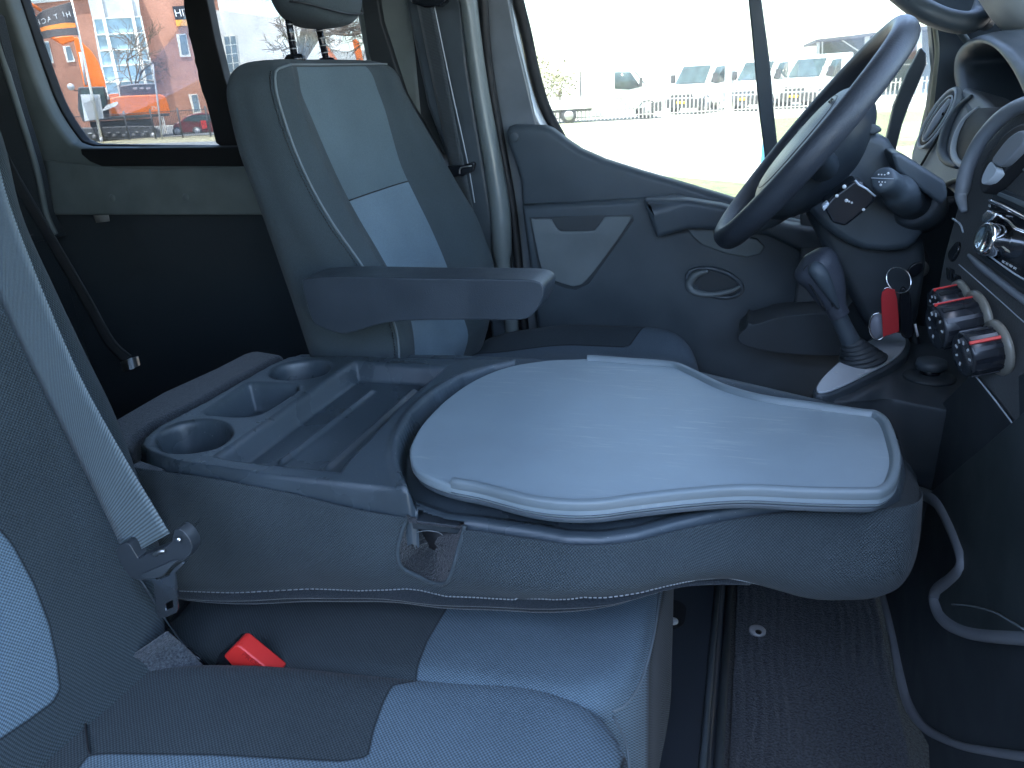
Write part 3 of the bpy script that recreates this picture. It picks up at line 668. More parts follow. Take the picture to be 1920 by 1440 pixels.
# --- grey writing tablet
ZTAB = .613
tabo = cr(xy([(768, 852), (772, 828), (795, 790), (838, 747), (890, 712), (950, 688), (1020, 676), (1080, 673), (1110, 672), (1180, 677), (1262, 684), (1300, 698), (1360, 727), (1430, 747), (1520, 760), (1610, 773), (1645, 778), (1668, 797), (1684, 840), (1689, 872), (1680, 908), (1660, 926), (1630, 931), (1520, 929), (1400, 924), (1300, 930), (1200, 941), (1120, 951), (1050, 951), (985, 942), (900, 920), (845, 909), (800, 893), (776, 875)], ZTAB), 5, True)
tb_ = thing("clipboard_table", "smooth grey plastic writing tablet with raised rims on the folded backrest", "table", (-.15, .95, ZTAB))
bpy.data.objects.remove(tb_); BASE.pop("clipboard_table", None)
tabl = prism("writing_tablet", tabo-np.array([0, 0, .014]), (0, 0, .014), m_tab, fb, .004, bseg=4)
plate_ = prism("tablet_underside", np.array([p*1 for p in tabo])*np.array([.985, .985, 1])+np.array([-.002, .013, -.021]), (0, 0, .0065), m_dark, tabl, .002)
def inset_path(P, d):
    P = np.array(P); T = np.gradient(P[:, :2], axis=0); T /= np.linalg.norm(T, axis=1)[:, None]
    Q_ = P.copy(); Q_[:, 0] += -T[:, 1]*d; Q_[:, 1] += T[:, 0]*d; return Q_
# raised rim follows the far edge, the front and the near edge, open at the left
n_t = len(tabo)
def nearest(u, v): p = PZ(u, v, ZTAB); return int(np.argmin(np.linalg.norm(tabo[:, :2]-p[:2], axis=1)))
i0, i1 = nearest(1103, 672), nearest(845, 909)
idx = list(range(i0, i1+1)) if i1 > i0 else list(range(i0, n_t))+list(range(0, i1+1))
rp = tabo[idx]
ctr_ = tabo.mean(0)
sgn = 1 if ((inset_path(rp, .005)-rp)[:, :2]*(ctr_-rp)[:, :2]).sum() > 0 else -1
rp = inset_path(rp, sgn*.0048); rp[:, 2] = ZTAB-.001
sec = [(-1, -.6), (-1, .9), (-.8, 1.35), (-.45, 1.55), (.45, 1.55), (.8, 1.3), (1, .7), (1.6, -.2), (1.6, -.6)] if sgn > 0 else [(1, -.6), (1, .9), (.8, 1.35), (.45, 1.55), (-.45, 1.55), (-.8, 1.3), (-1, .7), (-1.6, -.2), (-1.6, -.6)]
V, F = tube_vf(rp, .0050, sec=sec, ref=(0, 0, 1))
ro = mesh("rim", V, F, m_rim, tabl, smooth=True); 
mm_ = ro.modifiers.new("bev", 'BEVEL'); mm_.width = .0012; mm_.segments = 2; mm_.limit_method = 'ANGLE'; mm_.angle_limit = .7
tube("rim_line", [p+np.array([0, 0, -.0095]) for p in inset_path(tabo[idx], -sgn*.0002)], .0006, m_dark, tabl, seg=5)

# --- cloth cover
ct = lambda pts, f: f(np.array([0]))
topz = [(-.80, .600), (-.70, .598), (-.60, .596), (-.50, .588), (-.42, .580), (-.36, .574), (-.28, .576), (-.13, .577), (.0, .577), (.08, .577), (.14, .580), (.165, .585)]
_pb = pB[(pB[:, 1] < .85)]; _pb = _pb[np.argsort(_pb[:, 0])]
nearY = [(-.80, .690), (-.70, .688), (-.50, .684), (-.42, .6785)]+[(x, float(np.interp(x, _pb[:, 0], _pb[:, 1]))-.0065) for x in np.linspace(-.36, .165, 30)]
ip = lambda T, x: float(np.interp(x, [a for a, _ in T], [b for _, b in T]))
stp = [(345, 1110), (450, 1113), (600, 1105), (700, 1107), (800, 1112), (900, 1119), (1000, 1122), (1100, 1117), (1230, 1102), (1310, 1084), (1360, 1080), (1420, 1094), (1490, 1115), (1560, 1125), (1620, 1118)]
Ps = []
for u, v in stp:
    y = .68
    for _ in range(4): p = PY(u, v, y); y = ip(nearY, p[0])-.006
    Ps.append(PY(u, v, y))
Ps = np.array(Ps); botz = lambda x: float(np.interp(x, Ps[:, 0], Ps[:, 2]))
xs = [-.74, -.715, -.68, -.62, -.56, -.50, -.45, -.41, -.38, -.355, -.33, -.30, -.28, -.25, -.20, -.15, -.10, -.05, 0, .04, .075, .10, .125]
loops = []
for x in xs:
    zt, zb = ip(topz, x), botz(x); yn = ip(nearY, x); yf = 1.775-yn-.0+(.0 if x < 0 else -.03*x/.12); h = zt-zb; bl = .026+.012*sstep(-.1, .1, x)
    dz_ = .075-.063*sstep(-.08, .03, x)
    dent = -.014*math.exp(-((x+.33)/.05)**2)
    bl += dent
    if x < -.70: h *= 1
    loops.append([(x, yn+.010, zt-dz_), (x, yn, zt), (x, yn-bl*.35, zt-h*.10), (x, yn-bl*.85, zt-h*.35), (x, yn-bl, zt-h*.6), (x, yn-bl*.7, zt-h*.85), (x, yn-.004, zb), (x, yn+.06, zb-.012), (x, .89, zb-.015), (x, yf-.06, zb-.012),
                  (x, yf, zb), (x, yf+bl, zt-h*.6), (x, yf+bl*.6, zt-h*.2), (x, yf, zt), (x, yf-.010, zt-dz_), (x, .89, zt-dz_-.004)])
# rounded nose
nose = np.array(loops[-1]); c0 = np.array([0, .872, .56])
for k, (dx, f, fz) in enumerate([(.145, .97, .97), (.163, .91, .92), (.178, .82, .84), (.189, .68, .70), (.196, .45, .5), (.199, .2, .25)]):
    r = nose.copy(); r[:, 0] = dx; r[:, 1] = c0[1]+(r[:, 1]-c0[1])*f; r[:, 2] = c0[2]+(r[:, 2]-c0[2])*fz
    r[:3, 2] += .012*k/5; r[12:, 2] += .010*k/5
    loops.append(r.tolist())
L_ = cr(cr(np.array(loops), 5, True, 1), 12, False, 0)
m_, n_ = L_.shape[:2]
notch = Q([(757, 978), (750, 1000), (747, 1030), (754, 1058), (778, 1076), (815, 1087), (845, 1077), (860, 1048), (867, 1010), (871, 985), (868, 940), (757, 940)], .668)
nx = [(p[0], p[2]) for p in notch]
VV = L_.reshape(-1, 3); FF = grid_faces(m_, n_, False, True); uvs = grid_uv(L_)
# dense enough that the opening can be cut cleanly; cut faces, keep the near side only
fc = np.array([VV[list(f)].mean(0) for f in FF]); sd_ = sdf(nx, fc[:, 0], fc[:, 2])
FF2 = [f for f, s, c in zip(FF, sd_, fc) if not (s < 0 and c[1] < .75 and c[2] < .60)]
FF2.append(tuple(range(n_))[::-1])
cov = mesh("cloth_cover", VV, FF2, m_wd, fb, uv=uvs)
def surf_y(x, z):
    """near side of the cover at (x, z)"""
    zt, zb = ip(topz, x), botz(x); h = zt-zb; yn = ip(nearY, x); bl = .026+.012*sstep(-.1, .1, x)-.014*math.exp(-((x+.33)/.05)**2)
    return yn-float(np.interp((zt-z)/h, [-1, 0, .1, .35, .6, .85, 1.], [0, 0, bl*.35, bl*.85, bl, bl*.7, .004]))
hem = []
NP = cr(np.array([(p[0], 0, p[2]) for p in notch[:10]]), 6)
for p in NP: hem.append((p[0], surf_y(p[0], p[2])-.0005, p[2]))
tube("opening_hem", hem, .0026, m_wd, fb, seg=8)
box("console_lip", (-.352, -.277, .6815, .71, .562, .5735), m_dark2, fb, .002)
# fleece lining seen inside the opening
cN = np.array([np.mean([h[0] for h in hem]), 0, np.mean([h[2] for h in hem])]); rings = []
for k, (f, dy) in enumerate([(1.06, -.001), (1.0, .002), (.9, .009), (.75, .018), (.55, .026), (.3, .031), (.05, .033)]):
    rings.append([(cN[0]+(h[0]-cN[0])*f, h[1]+dy+rnd.uniform(-.0012, .0012), cN[2]+.006*(1-f)+(h[2]-cN[2])*f) for h in hem]+[(cN[0]+(x-cN[0])*f, hem[-1][1]+dy, cN[2]+.006*(1-f)+(.578-cN[2])*f) for x in np.linspace(hem[-1][0], hem[0][0], 10)[1:-1]])
A = np.array(rings); mesh("fleece_lining", A.reshape(-1, 3), grid_faces(A.shape[0], A.shape[1], False, True), m_fleeced, fb)
hp_ = Q([(790, 995), (850, 1000), (858, 1020), (850, 1045), (838, 1058), (822, 1042), (806, 1030)], .694)
prism("opening_hole", hp_, (0, .004, 0), m_black, fb, 0)
tube("loose_thread", [PY(782, 998, .682), PY(800, 995, .676), PY(822, 998, .676), PY(830, 1004, .682)], .0005, m_thread, fb, n=4, seg=5)
# sewn seam and the dark lining below it
st = []
sp_ = cr(Ps, 14)
for i in range(0, len(sp_)-1):
    p, q = sp_[i], sp_[i+1]
    e = lambda a: np.array([a[0], surf_y(a[0], a[2]+.007)-.0022-.0035*(a[0] < -.22), a[2]+.007])
    a_, b_ = e(p), e(p*.35+q*.65); st.append(tube_vf([a_, b_], .00075, 5))
V, F = join(st); mesh("stitching", V, F, m_thread, fb)
lp = []
for x in np.linspace(-.73, .02, 12):
    zb = botz(x); yn = ip(nearY, x); t_ = .030 if x < -.15 else .030*max(.25, 1-(x+.15)/.17)
    lp.append([(x, yn+.004, zb+.004), (x, yn+.010, zb-t_*.5), (x, yn+.022, zb-t_), (x, .89, zb-t_-.004), (x, 1.06, zb-t_), (x, 1.07, zb)])
loft("lining", lp, fuzz("dark lining felt", (.008, .012, .016), (.022, .028, .034), 500, .6, .002), fb, nu=3, nv=4)
# fleece covered rear of the folded backrest
rp_ = xy([(150, 822), (225, 778), (300, 735), (400, 690), (455, 662), (480, 655), (505, 659), (535, 664), (512, 674), (440, 712), (372, 752), (285, 795), (256, 815), (246, 842), (190, 842)], .592)
prism("rear_fleece", rp_-np.array([0, 0, .16]), (0, 0, .16), m_fleece, fb, .012, bseg=4)
prism("rear_fleece_side", [(-.745, .690, .60), (-.700, .683, .595), (-.690, .680, .55), (-.70, .674, .43), (-.76, .68, .43)], (0, .02, 0), m_fleece, fb, .004)

# =================================================================== NEAR BENCH (passenger seat with the middle cushion)
bs = thing("passenger_bench", "near passenger seat in black and blue grey cloth with the middle seat cushion beside it", "seat", (-.4, .6, 0))
pb0 = (-.655, 0, .42); nb = (.968, 0, .254)
lightB = [PP(u, v, pb0, nb) for u, v in [(-10, 985), (20, 1020), (60, 1095), (88, 1170), (103, 1240), (107, 1290), (95, 1315), (55, 1350), (0, 1392), (-600, 1700), (-900, 900)]]
lb = [(p[1], p[2]) for p in lightB]
ys = [.655, .650, .635, .61, .57, .52, .47, .42, .36, .28, .18, .08, -.02, -.04]
zs = [.33, .38, .43, .48, .54, .60, .68, .76, .84, .92, 1.0, 1.08, 1.16]
inner = [PP(u, v, pb0, nb) for u, v in [(312, 1200), (333, 1120), (318, 1050), (300, 960), (235, 780), (130, 560), (60, 400), (10, 200)]]
inner = sorted([(p[2], p[1]) for p in inner])
CC = []
for z in zs:
    x0 = -.655-(z-.42)*.2624; row = []; ye = float(np.interp(z, [a for a, _ in inner], [b for _, b in inner]))
    for j, y in enumerate(ys):
        yy = y-.655+ye+.012 if y > .5 else y+(ye-.655+.012)*max(0, (y-.2)/.3)
        bump = [-.12, -.04, -.006, .012, .016, .012, .004, -.003, -.008, -.012, -.014, -.01, -.02, -.1][j]
        low = .018*math.exp(-((z-.36)/.06)**2)
        row.append((x0+bump+low, yy, z))
    CC.append(row)
A = cr(cr(np.array(CC), 10, False, 0), 10, False, 1)
V = A.reshape(-1, 3); at = -sdf(lb, V[:, 1], V[:, 2])
m_bk = weave("two tone backrest cloth", (.029, .040, .046), (.088, .128, .158), .0040, .62, axes=(1, 0), bump=.8)
mesh("backrest", V, grid_faces(*A.shape[:2]), m_bk, bs, uv=grid_uv(A), attr=at)
m_pipe = PL("seat piping", (.09, .115, .13), .8)
# near cushion
zc = .425
lightC = xy([(735, 1285), (718, 1318), (700, 1370), (690, 1418), (640, 1426), (400, 1413), (200, 1409), (165, 1411), (140, 1440), (60, 1560), (0, 1800), (1300, 3000), (1700, 1700), (1290, 1380), (1250, 1300), (1150, 1270), (900, 1240)], zc)[:, :2]
cp = np.vstack([xy([(1150, 1325), (1188, 1370), (1204, 1440)], zc-.006)[:, :2], [(-.075, .45), (-.078, .2), (-.11, .12), (-.3, .10), (-.75, .10), (-.78, .30), (-.76, .44)], xy([(120, 1288), (165, 1270), (340, 1256), (520, 1256), (720, 1279), (900, 1286), (1060, 1303)], zc-.030)[:, :2]])
cp = cr(np.hstack([cp, np.zeros((len(cp), 1))]), 6, True)[:, :2]
def cbn(x, y): return -.010*np.exp(-((y-.30)/.12)**2)+.006*math.exp(-((x+.2)/.08)**2)
near_c = heightcloth("seat_cushion", cp, zc, .16, .042, cbn, m_seat, bs, attrpoly=[lightC], xl=-.092)
for pts in ([(166, 1268), (163, 1300), (160, 1350), (165, 1400), (168, 1412)],):
    tube("seam", [PZ(u, v, zc+.0005) for u, v in pts], .0012, m_black, bs, n=4, seg=6)
# piping of the front edge
fe = [PZ(u, v, zc+.001) for u, v in [(1150, 1338), (1168, 1372), (1178, 1410), (1180, 1450)]]
tube("piping", [p+np.array([0, 0, -.004]) for p in fe], .0014, m_pipe, bs, n=5, seg=6)
# middle cushion
zm = .432
lightM = xy([(838, 1130), (800, 1195), (783, 1240), (772, 1290), (770, 1330), (1500, 1500), (1500, 900), (900, 1000)], zm)[:, :2]
mp = np.vstack([xy([(1236, 1130), (1228, 1200), (1212, 1270)], zm-.01)[:, :2], [(-.095, .63), (-.12, .60), (-.25, .59), (-.5, .595), (-.68, .60), (-.72, .64), (-.72, 1.06), (-.5, 1.08), (-.15, 1.08), (-.09, 1.03), (-.078, .9)]])
mp = cr(np.hstack([mp, np.zeros((len(mp), 1))]), 5, True)[:, :2]
def cbm(x, y): return -.042*sstep(-.25, -.65, x)-.008*math.exp(-((y-.85)/.1)**2)
heightcloth("middle_cushion", mp, zm, .30, .030, cbm, m_seat, bs, attrpoly=[lightM], xl=-.084)
tube("piping", [PZ(u, v, zm+.002) for u, v in [(1236, 1110), (1228, 1180), (1214, 1240), (1196, 1290), (1172, 1322), (1150, 1334)]], .0015, m_pipe, bs, n=5, seg=6)
box("seat_base", (-.66, -.13, .12, 1.05, 0, .26), m_dark2, bs, .01)
# fleece gusset in the gap between backrest and cushions
patch("fleece_gusset", [[PZ(195, 1262, .43), PZ(255, 1225, .45), PZ(315, 1185, .465)], [PZ(205, 1262, .42), PZ(270, 1245, .432), PZ(350, 1215, .43)], [PZ(200, 1300, .395), PZ(290, 1290, .40), PZ(420, 1290, .40)]], fuzz("grey gusset fleece", (.015, .02, .025), (.07, .08, .09), 380, .8, .002), bs, solid=.004)

# =================================================================== NEAR SEAT BELT AND BUCKLE
nbk = thing("seat_belt", "light grey belt crossing the near passenger backrest, its black tongue hanging beside the folded table", "seat belt", PY(285, 1040, .55), group="seat belts")
# belt plane: centre line and half width from the photo edges
bl_l = [(-420, -320), (-190, 170), (-90, 380), (0, 562), (60, 690), (125, 818), (182, 930), (238, 1045)]
bl_r = [(-300, -440), (-90, 30), (-30, 160), (3, 335), (58, 492), (142, 690), (222, 838), (318, 1000)]
yb = [.61, .60, .595, .59, .585, .575, .56, .545]
C1 = np.array([PY(u, v, y) for (u, v), y in zip(bl_l, yb)]); C2 = np.array([PY(u, v, y) for (u, v), y in zip(bl_r, yb)])
C1 = cr(C1, 10); C2 = cr(C2, 10); A = np.stack([C1*(1-t)+C2*t for t in np.linspace(0, 1, 7)], 1)
ln = np.concatenate([[0], np.cumsum(np.linalg.norm(np.diff((C1+C2)/2, axis=0), axis=1))])
uvb = np.array([[t*.047, ln[i]] for i in range(A.shape[0]) for t in np.linspace(0, 1, 7)])
mesh("webbing", A.reshape(-1, 3), grid_faces(*A.shape[:2]), m_belt, nbk, uv=uvb, solid=.0014)
yt = .535
tg = Q([(218, 1040), (222, 1024), (236, 1018), (246, 1026), (258, 1046), (266, 1044), (290, 1034), (306, 1028), (322, 1014), (326, 996), (336, 992), (350, 1004), (360, 1022), (358, 1038), (346, 1050), (330, 1056), (318, 1066), (296, 1080), (274, 1086), (258, 1088), (244, 1082), (232, 1066)], yt)
prism("tongue_grip", cr(tg, 2, True), (0, .014, 0), PL("black tongue plastic", (.028, .034, .04), .35), nbk, .0045, bseg=4)
prism("grip_recess", Q([(262, 1078), (300, 1062), (322, 1052), (334, 1050), (322, 1062), (308, 1078), (296, 1084), (275, 1086)], yt-.0025), (0, .003, 0), m_dark2, nbk, .0012)
plate("tongue_plate", Q([(266, 1081), (290, 1081), (295, 1086), (318, 1078), (326, 1066), (343, 1053), (346, 1056), (328, 1074), (330, 1080), (335, 1140), (332, 1148), (308, 1158), (299, 1156), (294, 1145), (289, 1092), (285, 1087), (266, 1087)], yt+.004),
      [Q([(311, 1131), (325, 1124), (327, 1138), (312, 1144)], yt+.004)], .0028, PL("dark coated steel", (.16, .18, .20), .3, metal=.85), nbk, o=(0, yt+.004, 0), bevel=.0006, smooth=True)
lathe("belt_button", [(.0032, 0), (.003, .002), (.001, .003)], PY(336, 1011, yt-.002), (0, -1, 0), m_chrome, nbk, 12)
tube("belt_keeper", [PY(290, 1040, yt-.001), PY(300, 1034, yt-.003), PY(309, 1033, yt-.001)], .0022, m_steel, nbk, n=3, seg=8)
bk = thing("seat_belt_buckle", "seat belt buckle with red release button sticking up between the near and middle cushions", "buckle", PY(430, 1240, .60))
strap("stalk_strap", [PY(262, 1085, .58), PY(312, 1165, .60), PY(352, 1215, .605), PY(402, 1256, .61)], .024, (.6, -.2, -.6), m_dark2, bk)
def BK(u, v, y=.595): return PY(u, v, y)
prism("buckle_body", [BK(402, 1246), BK(410, 1228), BK(434, 1208), BK(441, 1209), BK(520, 1275), BK(440, 1290)], (0, .022, 0), m_gloss, bk, .003)
rbm = prism("release_button", [BK(418, 1231, .589), BK(439, 1210, .589), BK(447, 1211, .589), BK(519, 1270, .589), BK(470, 1290, .589), BK(430, 1258, .589), BK(433, 1248, .589)], (0, .024, 0), m_red, bk, .0035, bseg=4)
axv = BK(490, 1245)-BK(450, 1215); ayv = BK(470, 1222)-BK(455, 1240)
text("press_lettering", "PRESS", .0105, BK(471, 1238, .5885), axv, ayv, PL("faded red lettering", (.42, .02, .02), .5), bk, ext=.0003)
tube("buckle_cable", [PY(350, 1215, .60), PY(372, 1235, .602), PY(400, 1256, .604)], .0022, m_gloss, bk, seg=8)
# =================================================================== STEERING WHEEL
WC = np.array([.078, 1.38, .915]); WU = np.array([.62, 0, .785]); WU /= np.linalg.norm(WU); WN = np.array([-WU[2], 0, WU[0]]); WY = np.array([0, 1., 0])
sw = thing("steering_wheel", "black three spoke steering wheel with grained rim and domed airbag pad", "steering wheel", WC)
def WP(a, b, c): return WC+WY*a+WU*b+WN*c
RW = .198
ring = [WP(RW*math.cos(t), RW*math.sin(t), 0) for t in np.linspace(0, 2*math.pi, 96, endpoint=False)]
sec = [(1.0*math.cos(t), 1.22*math.sin(t)) for t in np.linspace(0, 2*math.pi, 20, endpoint=False)]
m_rimw = PL("grained black steering rim", (.036, .042, .052), .40, bump=.9, bs=450, var=.1)
V, F = tube_vf(ring, .0165, closed=True, sec=sec, ref=WN); mesh("rim", V, F, m_rimw, sw)
# airbag pad: rounded shield
loops = []
for h, f in [(-.075, .55), (-.05, .85), (-.03, .97), (-.015, 1.0), (-.002, .97), (.010, .86), (.017, .66), (.020, .4), (.021, .12)]:
    loops.append([WP(.112*f*np.sign(math.cos(t))*abs(math.cos(t))**.75, .118*f*np.sign(math.sin(t))*abs(math.sin(t))**.75-.014, h-.004) for t in np.linspace(0, 2*math.pi, 28, endpoint=False)])
pad = loft("airbag_pad", loops, m_soft, sw, nu=5, nv=3)
def padh(f): return float(np.interp(f, [.12, .4, .66, .86, .97], [.021, .020, .017, .010, -.002]))-.022
tube("pad_seam", [WP(.112*.74*np.sign(math.cos(t))*abs(math.cos(t))**.75, .118*.74*np.sign(math.sin(t))*abs(math.sin(t))**.75-.014, padh(.74)+.0184) for t in np.linspace(0, 2*math.pi, 60, endpoint=False)], .0010, m_black, pad, closed=True, seg=6)
text("pad_lettering", "AIRBAG", .012, WP(-.03, .062, padh(.60)+.0192), -WY, WU, m_black, pad, ext=.0003)
for s in (-1, 1):
    tube("spoke", [WP(s*.07, -.01, -.03), WP(s*.12, -.012, -.032), WP(s*.165, -.004, -.016), WP(s*.19, 0, -.004)], [.024, .022, .018, .014], m_soft, sw, n=5, seg=12)
tube("spoke", [WP(0, -.06, -.034), WP(0, -.11, -.036), WP(0, -.16, -.018), WP(0, -.19, -.004)], [.03, .026, .02, .014], m_soft, sw, n=5, seg=12)

# =================================================================== STEERING COLUMN
sc_ = thing("steering_column", "dark steering column shroud with its stalks and radio remote", "steering column", (.25, 1.38, .8))
sd_ = Q([(1500, 262), (1540, 250), (1600, 246), (1644, 252), (1668, 262), (1682, 284), (1720, 305), (1772, 348), (1778, 372), (1758, 396), (1730, 440), (1700, 470), (1620, 470), (1560, 440), (1520, 400), (1490, 330)], 1.32)
prism("column_shroud", cr(sd_, 2, True), (0, .12, 0), m_dark, sc_, .014, bseg=4)
prism("column_lid", Q([(1560, 246), (1600, 230), (1626, 228), (1652, 238), (1655, 246), (1640, 252), (1590, 254)], 1.31), (0, .13, 0), m_dark, sc_, .005)
prism("cowl_lip", Q([(1670, 286), (1690, 288), (1774, 340), (1778, 372), (1765, 386), (1680, 320)], 1.25), (0, .09, 0), m_dark, sc_, .006)
# the light stalk points at the camera side, seen end on
sa = PY(1655, 335, 1.19); sb_ = PY(1722, 388, 1.34)
d = (sb_-sa)/np.linalg.norm(sb_-sa)
stalk = lathe("light_stalk", [(.001, -.001), (.012, -.0005), (.0160, .002), (.0175, .008), (.018, .03), (.0185, .055), (.021, .058), (.024, .075), (.027, .11), (.026, .15)], sa, d, m_dark, sc_, 30)
A_, B_ = frame_of(d)
tube("stalk_line", [sa-d*.0016+A_*.015*math.cos(t)*1.0+B_*0*t for t in np.linspace(math.pi*.02, math.pi*.98, 8)], .0005, m_silver, stalk, seg=5)
for a, b, r in ((-.006, .007, .0018), (-.002, .005, .001), (.002, .005, .001), (.006, .005, .001), (-.005, -.005, .001), (-.001, -.005, .001), (.003, -.005, .001), (0, -.009, .0018)):
    lathe("stalk_symbol", [(r, -.0022), (r, -.0016)], sa+A_*a+B_*b, d, m_white, stalk, 8)
collar = lathe("stalk_collar", [(.030, 0), (.036, .006), (.038, .03), (.036, .06)], sb_-d*.03, d, m_dark2, sc_, 30)
# radio remote satellite
rr = Q([(1545, 388), (1560, 370), (1602, 338), (1618, 342), (1642, 366), (1640, 378), (1615, 402), (1585, 425), (1560, 418)], 1.20)
rem = prism("radio_remote", rr, (0, .06, 0), m_gloss, sc_, .005)
tube("remote_edge", Q([(1603, 338), (1610, 346), (1625, 354), (1641, 368)], 1.196), .0015, m_silver, rem, seg=6)
for u, v, r in ((1583, 350, .003), (1569, 367, .0025), (1587, 376, .0025), (1592, 378, .0015), (1597, 380, .0015), (1619, 393, .0022)):
    lathe("remote_symbol", [(r, -.001), (r, 0)], PY(u, v, 1.1985), (0, 1, 0), m_white, rem, 8)
prism("remote_wheel", Q([(1541, 388), (1552, 378), (1556, 383), (1545, 397)], 1.195), (0, .02, 0), m_silver, sc_, .002)
prism("lower_shroud", Q([(1500, 380), (1560, 350), (1650, 400), (1730, 420), (1740, 500), (1720, 620), (1640, 640), (1560, 500)], 1.36), (0, .1, 0), m_dark2, sc_, .02)

# =================================================================== DASHBOARD
dash = thing("dashboard", "dark van dashboard with side vent, hooded instruments, centre stack and lower storage", "dashboard", (.55, .9, .5))
# main body behind everything
def prof(y):  # x,z profile of the dash towards the windscreen
    return [(.33, y, .30), (.36, y, .52), (.40, y, .70), (.40, y, .82), (.42, y, .90), (.50, y, .935), (.70, y, .93), (.98, y, .88), (.98, y, .30)]
A = np.array([prof(y) for y in (.02, .4, .8, 1.2, 1.55, 1.79)])
loft("dash_body", A, m_dark, dash, nu=2, nv=1, smooth_loop=False)
# knee panel beneath the wheel
patch("knee_panel", [[PY(1500, 395, 1.66), PY(1560, 420, 1.64), PY(1620, 470, 1.60), PY(1700, 520, 1.5)], [PY(1500, 480, 1.62), PY(1560, 520, 1.60), PY(1640, 600, 1.56), PY(1720, 640, 1.46)], [PY(1480, 620, 1.58), PY(1560, 660, 1.56), PY(1650, 700, 1.52), PY(1760, 720, 1.42)]], m_dark2, dash, solid=.01)
prism("knee_bolster", cr(Q([(1398, 616), (1403, 606), (1412, 609), (1440, 601), (1460, 595), (1530, 588), (1560, 590), (1590, 575), (1612, 545), (1622, 542), (1640, 560), (1660, 600), (1660, 660), (1600, 668), (1480, 664), (1400, 650), (1384, 632)], 1.50), 3, True), (0, .1, 0), m_dark2, dash, .02, bseg=5)
# light side part carrying the outer vent and the open cubby
m_side = PL("light side plastic", (.20, .215, .235), .4, bump=.3)
def DP(u, v, k=0): return PP(u, v, (.30+k, 1.5, .88), (-.93, -.15, .34))
side = cr([DP(*p) for p in [(1706, 300), (1716, 262), (1738, 218), (1760, 186), (1783, 162), (1800, 160), (1812, 165), (1850, 190), (1900, 260), (1880, 380), (1800, 372), (1772, 352), (1720, 318)]], 3, True)
prism("side_part", side, (.05, .01, -.01), m_side, dash, .008, bseg=4)
def ellp(c, a, b, n=40, k=0):  # c,a,b pixels: centre, ends of half axes
    C = DP(*c, k); A1 = DP(*a, k)-C; B1 = DP(*b, k)-C
    return [C+A1*math.cos(t)+B1*math.sin(t) for t in np.linspace(0, 2*math.pi, n, endpoint=False)]
vc, va, vb = (1757, 223), (1792, 168), (1769, 233)
vent = prism("side_vent", ellp(vc, (1793, 165), (1772, 235), k=-.006), (.03, 0, 0), m_silver, dash, .002)
tube("vent_ring", ellp(vc, (1791, 168), (1770, 233), k=-.0075), .0030, m_silver, vent, closed=True, seg=8)
prism("vent_opening", ellp(vc, (1789, 172), (1768, 232), k=-.0085), (.003, 0, 0), m_black, vent, 0)
tube("vent_inner_ring", ellp(vc, (1784, 180), (1765, 230), k=-.0110), .0016, m_silver, vent, closed=True, seg=8)
tube("vent_blade", [DP(1732, 262, -.014), DP(1756, 224, -.016), DP(1781, 186, -.014)], [.003, .006, .003], m_silver, vent, n=5, seg=8)
lathe("vent_tab", [(.003, 0), (.003, .003)], DP(1769, 213, -.012), (-1, 0, 0), m_black, vent, 10)
tube("panel_joint", [DP(1727, 310, -.003), DP(1752, 268, -.004), DP(1790, 210, -.004), DP(1812, 185, -.003)], .0022, m_black, dash, n=5, seg=6)
# cubby ring and dark bore
cc, ca, cb_ = (1850, 240), (1797, 302), (1812, 210)
tube("cubby_ring", [DP(u, v, -.002) for u, v in [(1834, 203), (1812, 222), (1797, 250), (1790, 280), (1794, 300), (1808, 311), (1826, 313)]], [.003, .005, .0065, .007, .006, .005, .003], m_silver, dash, n=6, seg=10)
tube("cubby_ring", [DP(u, v, -.002) for u, v in [(1822, 180), (1800, 200), (1782, 230), (1771, 262), (1768, 285), (1776, 302), (1796, 312)]], [.003, .006, .009, .010, .009, .007, .004], m_dark, dash, n=6, seg=10)
prism("cubby", [DP(u, v, -.0035) for u, v in [(1834, 203), (1812, 222), (1797, 250), (1791, 280), (1795, 300), (1808, 310), (1830, 311), (1870, 300), (1900, 240), (1890, 200)]], (.004, 0, 0), m_black, dash, 0)
tube("side_edge", [DP(u, v, -.003) for u, v in [(1766, 352), (1780, 342), (1800, 337), (1824, 337), (1850, 345)]], .004, PL("warm beige edge", (.34, .31, .24), .5), dash, n=5, seg=8)
# instrument hood: arch around the cluster, open towards the driver
def HPt(u, v, x=.335): return PX(u, v, x)
hood = [(1836, 212), (1822, 180), (1814, 150), (1812, 118), (1820, 98), (1836, 86), (1856, 82), (1878, 92), (1898, 114), (1920, 148), (1945, 200)]
hood_in = [HPt(u, v) for u, v in hood]
hc_ = np.mean(hood_in, axis=0)
ringA = np.array(hood_in); outA = [HPt(u, v, .345) for u, v in [(1824, 214), (1808, 180), (1798, 146), (1800, 112), (1812, 88), (1836, 70), (1868, 62), (1900, 72), (1930, 90), (1960, 130), (1985, 200)]]
outA = np.array(outA); back = outA+np.array([.16, 0, -.005]); inb = ringA+(hc_-ringA)*.12+np.array([.09, 0, 0])
lipA = (ringA*.5+outA*.5)+np.array([-.012, 0, .002])
hood_o = patch("instrument_hood", [back, outA+np.array([.03, 0, .002]), outA, lipA, ringA, inb], m_dark, dash, nu=5, nv=6, solid=.002)
tube("hood_edge", ringA*.7+lipA*.3+np.array([-.004, 0, 0]), .0022, PL("warm brown hood edge", (.22, .19, .14), .45), hood_o, n=5, seg=8)
prism("instrument_face", list(inb), (.004, 0, 0), m_black, hood_o, 0)
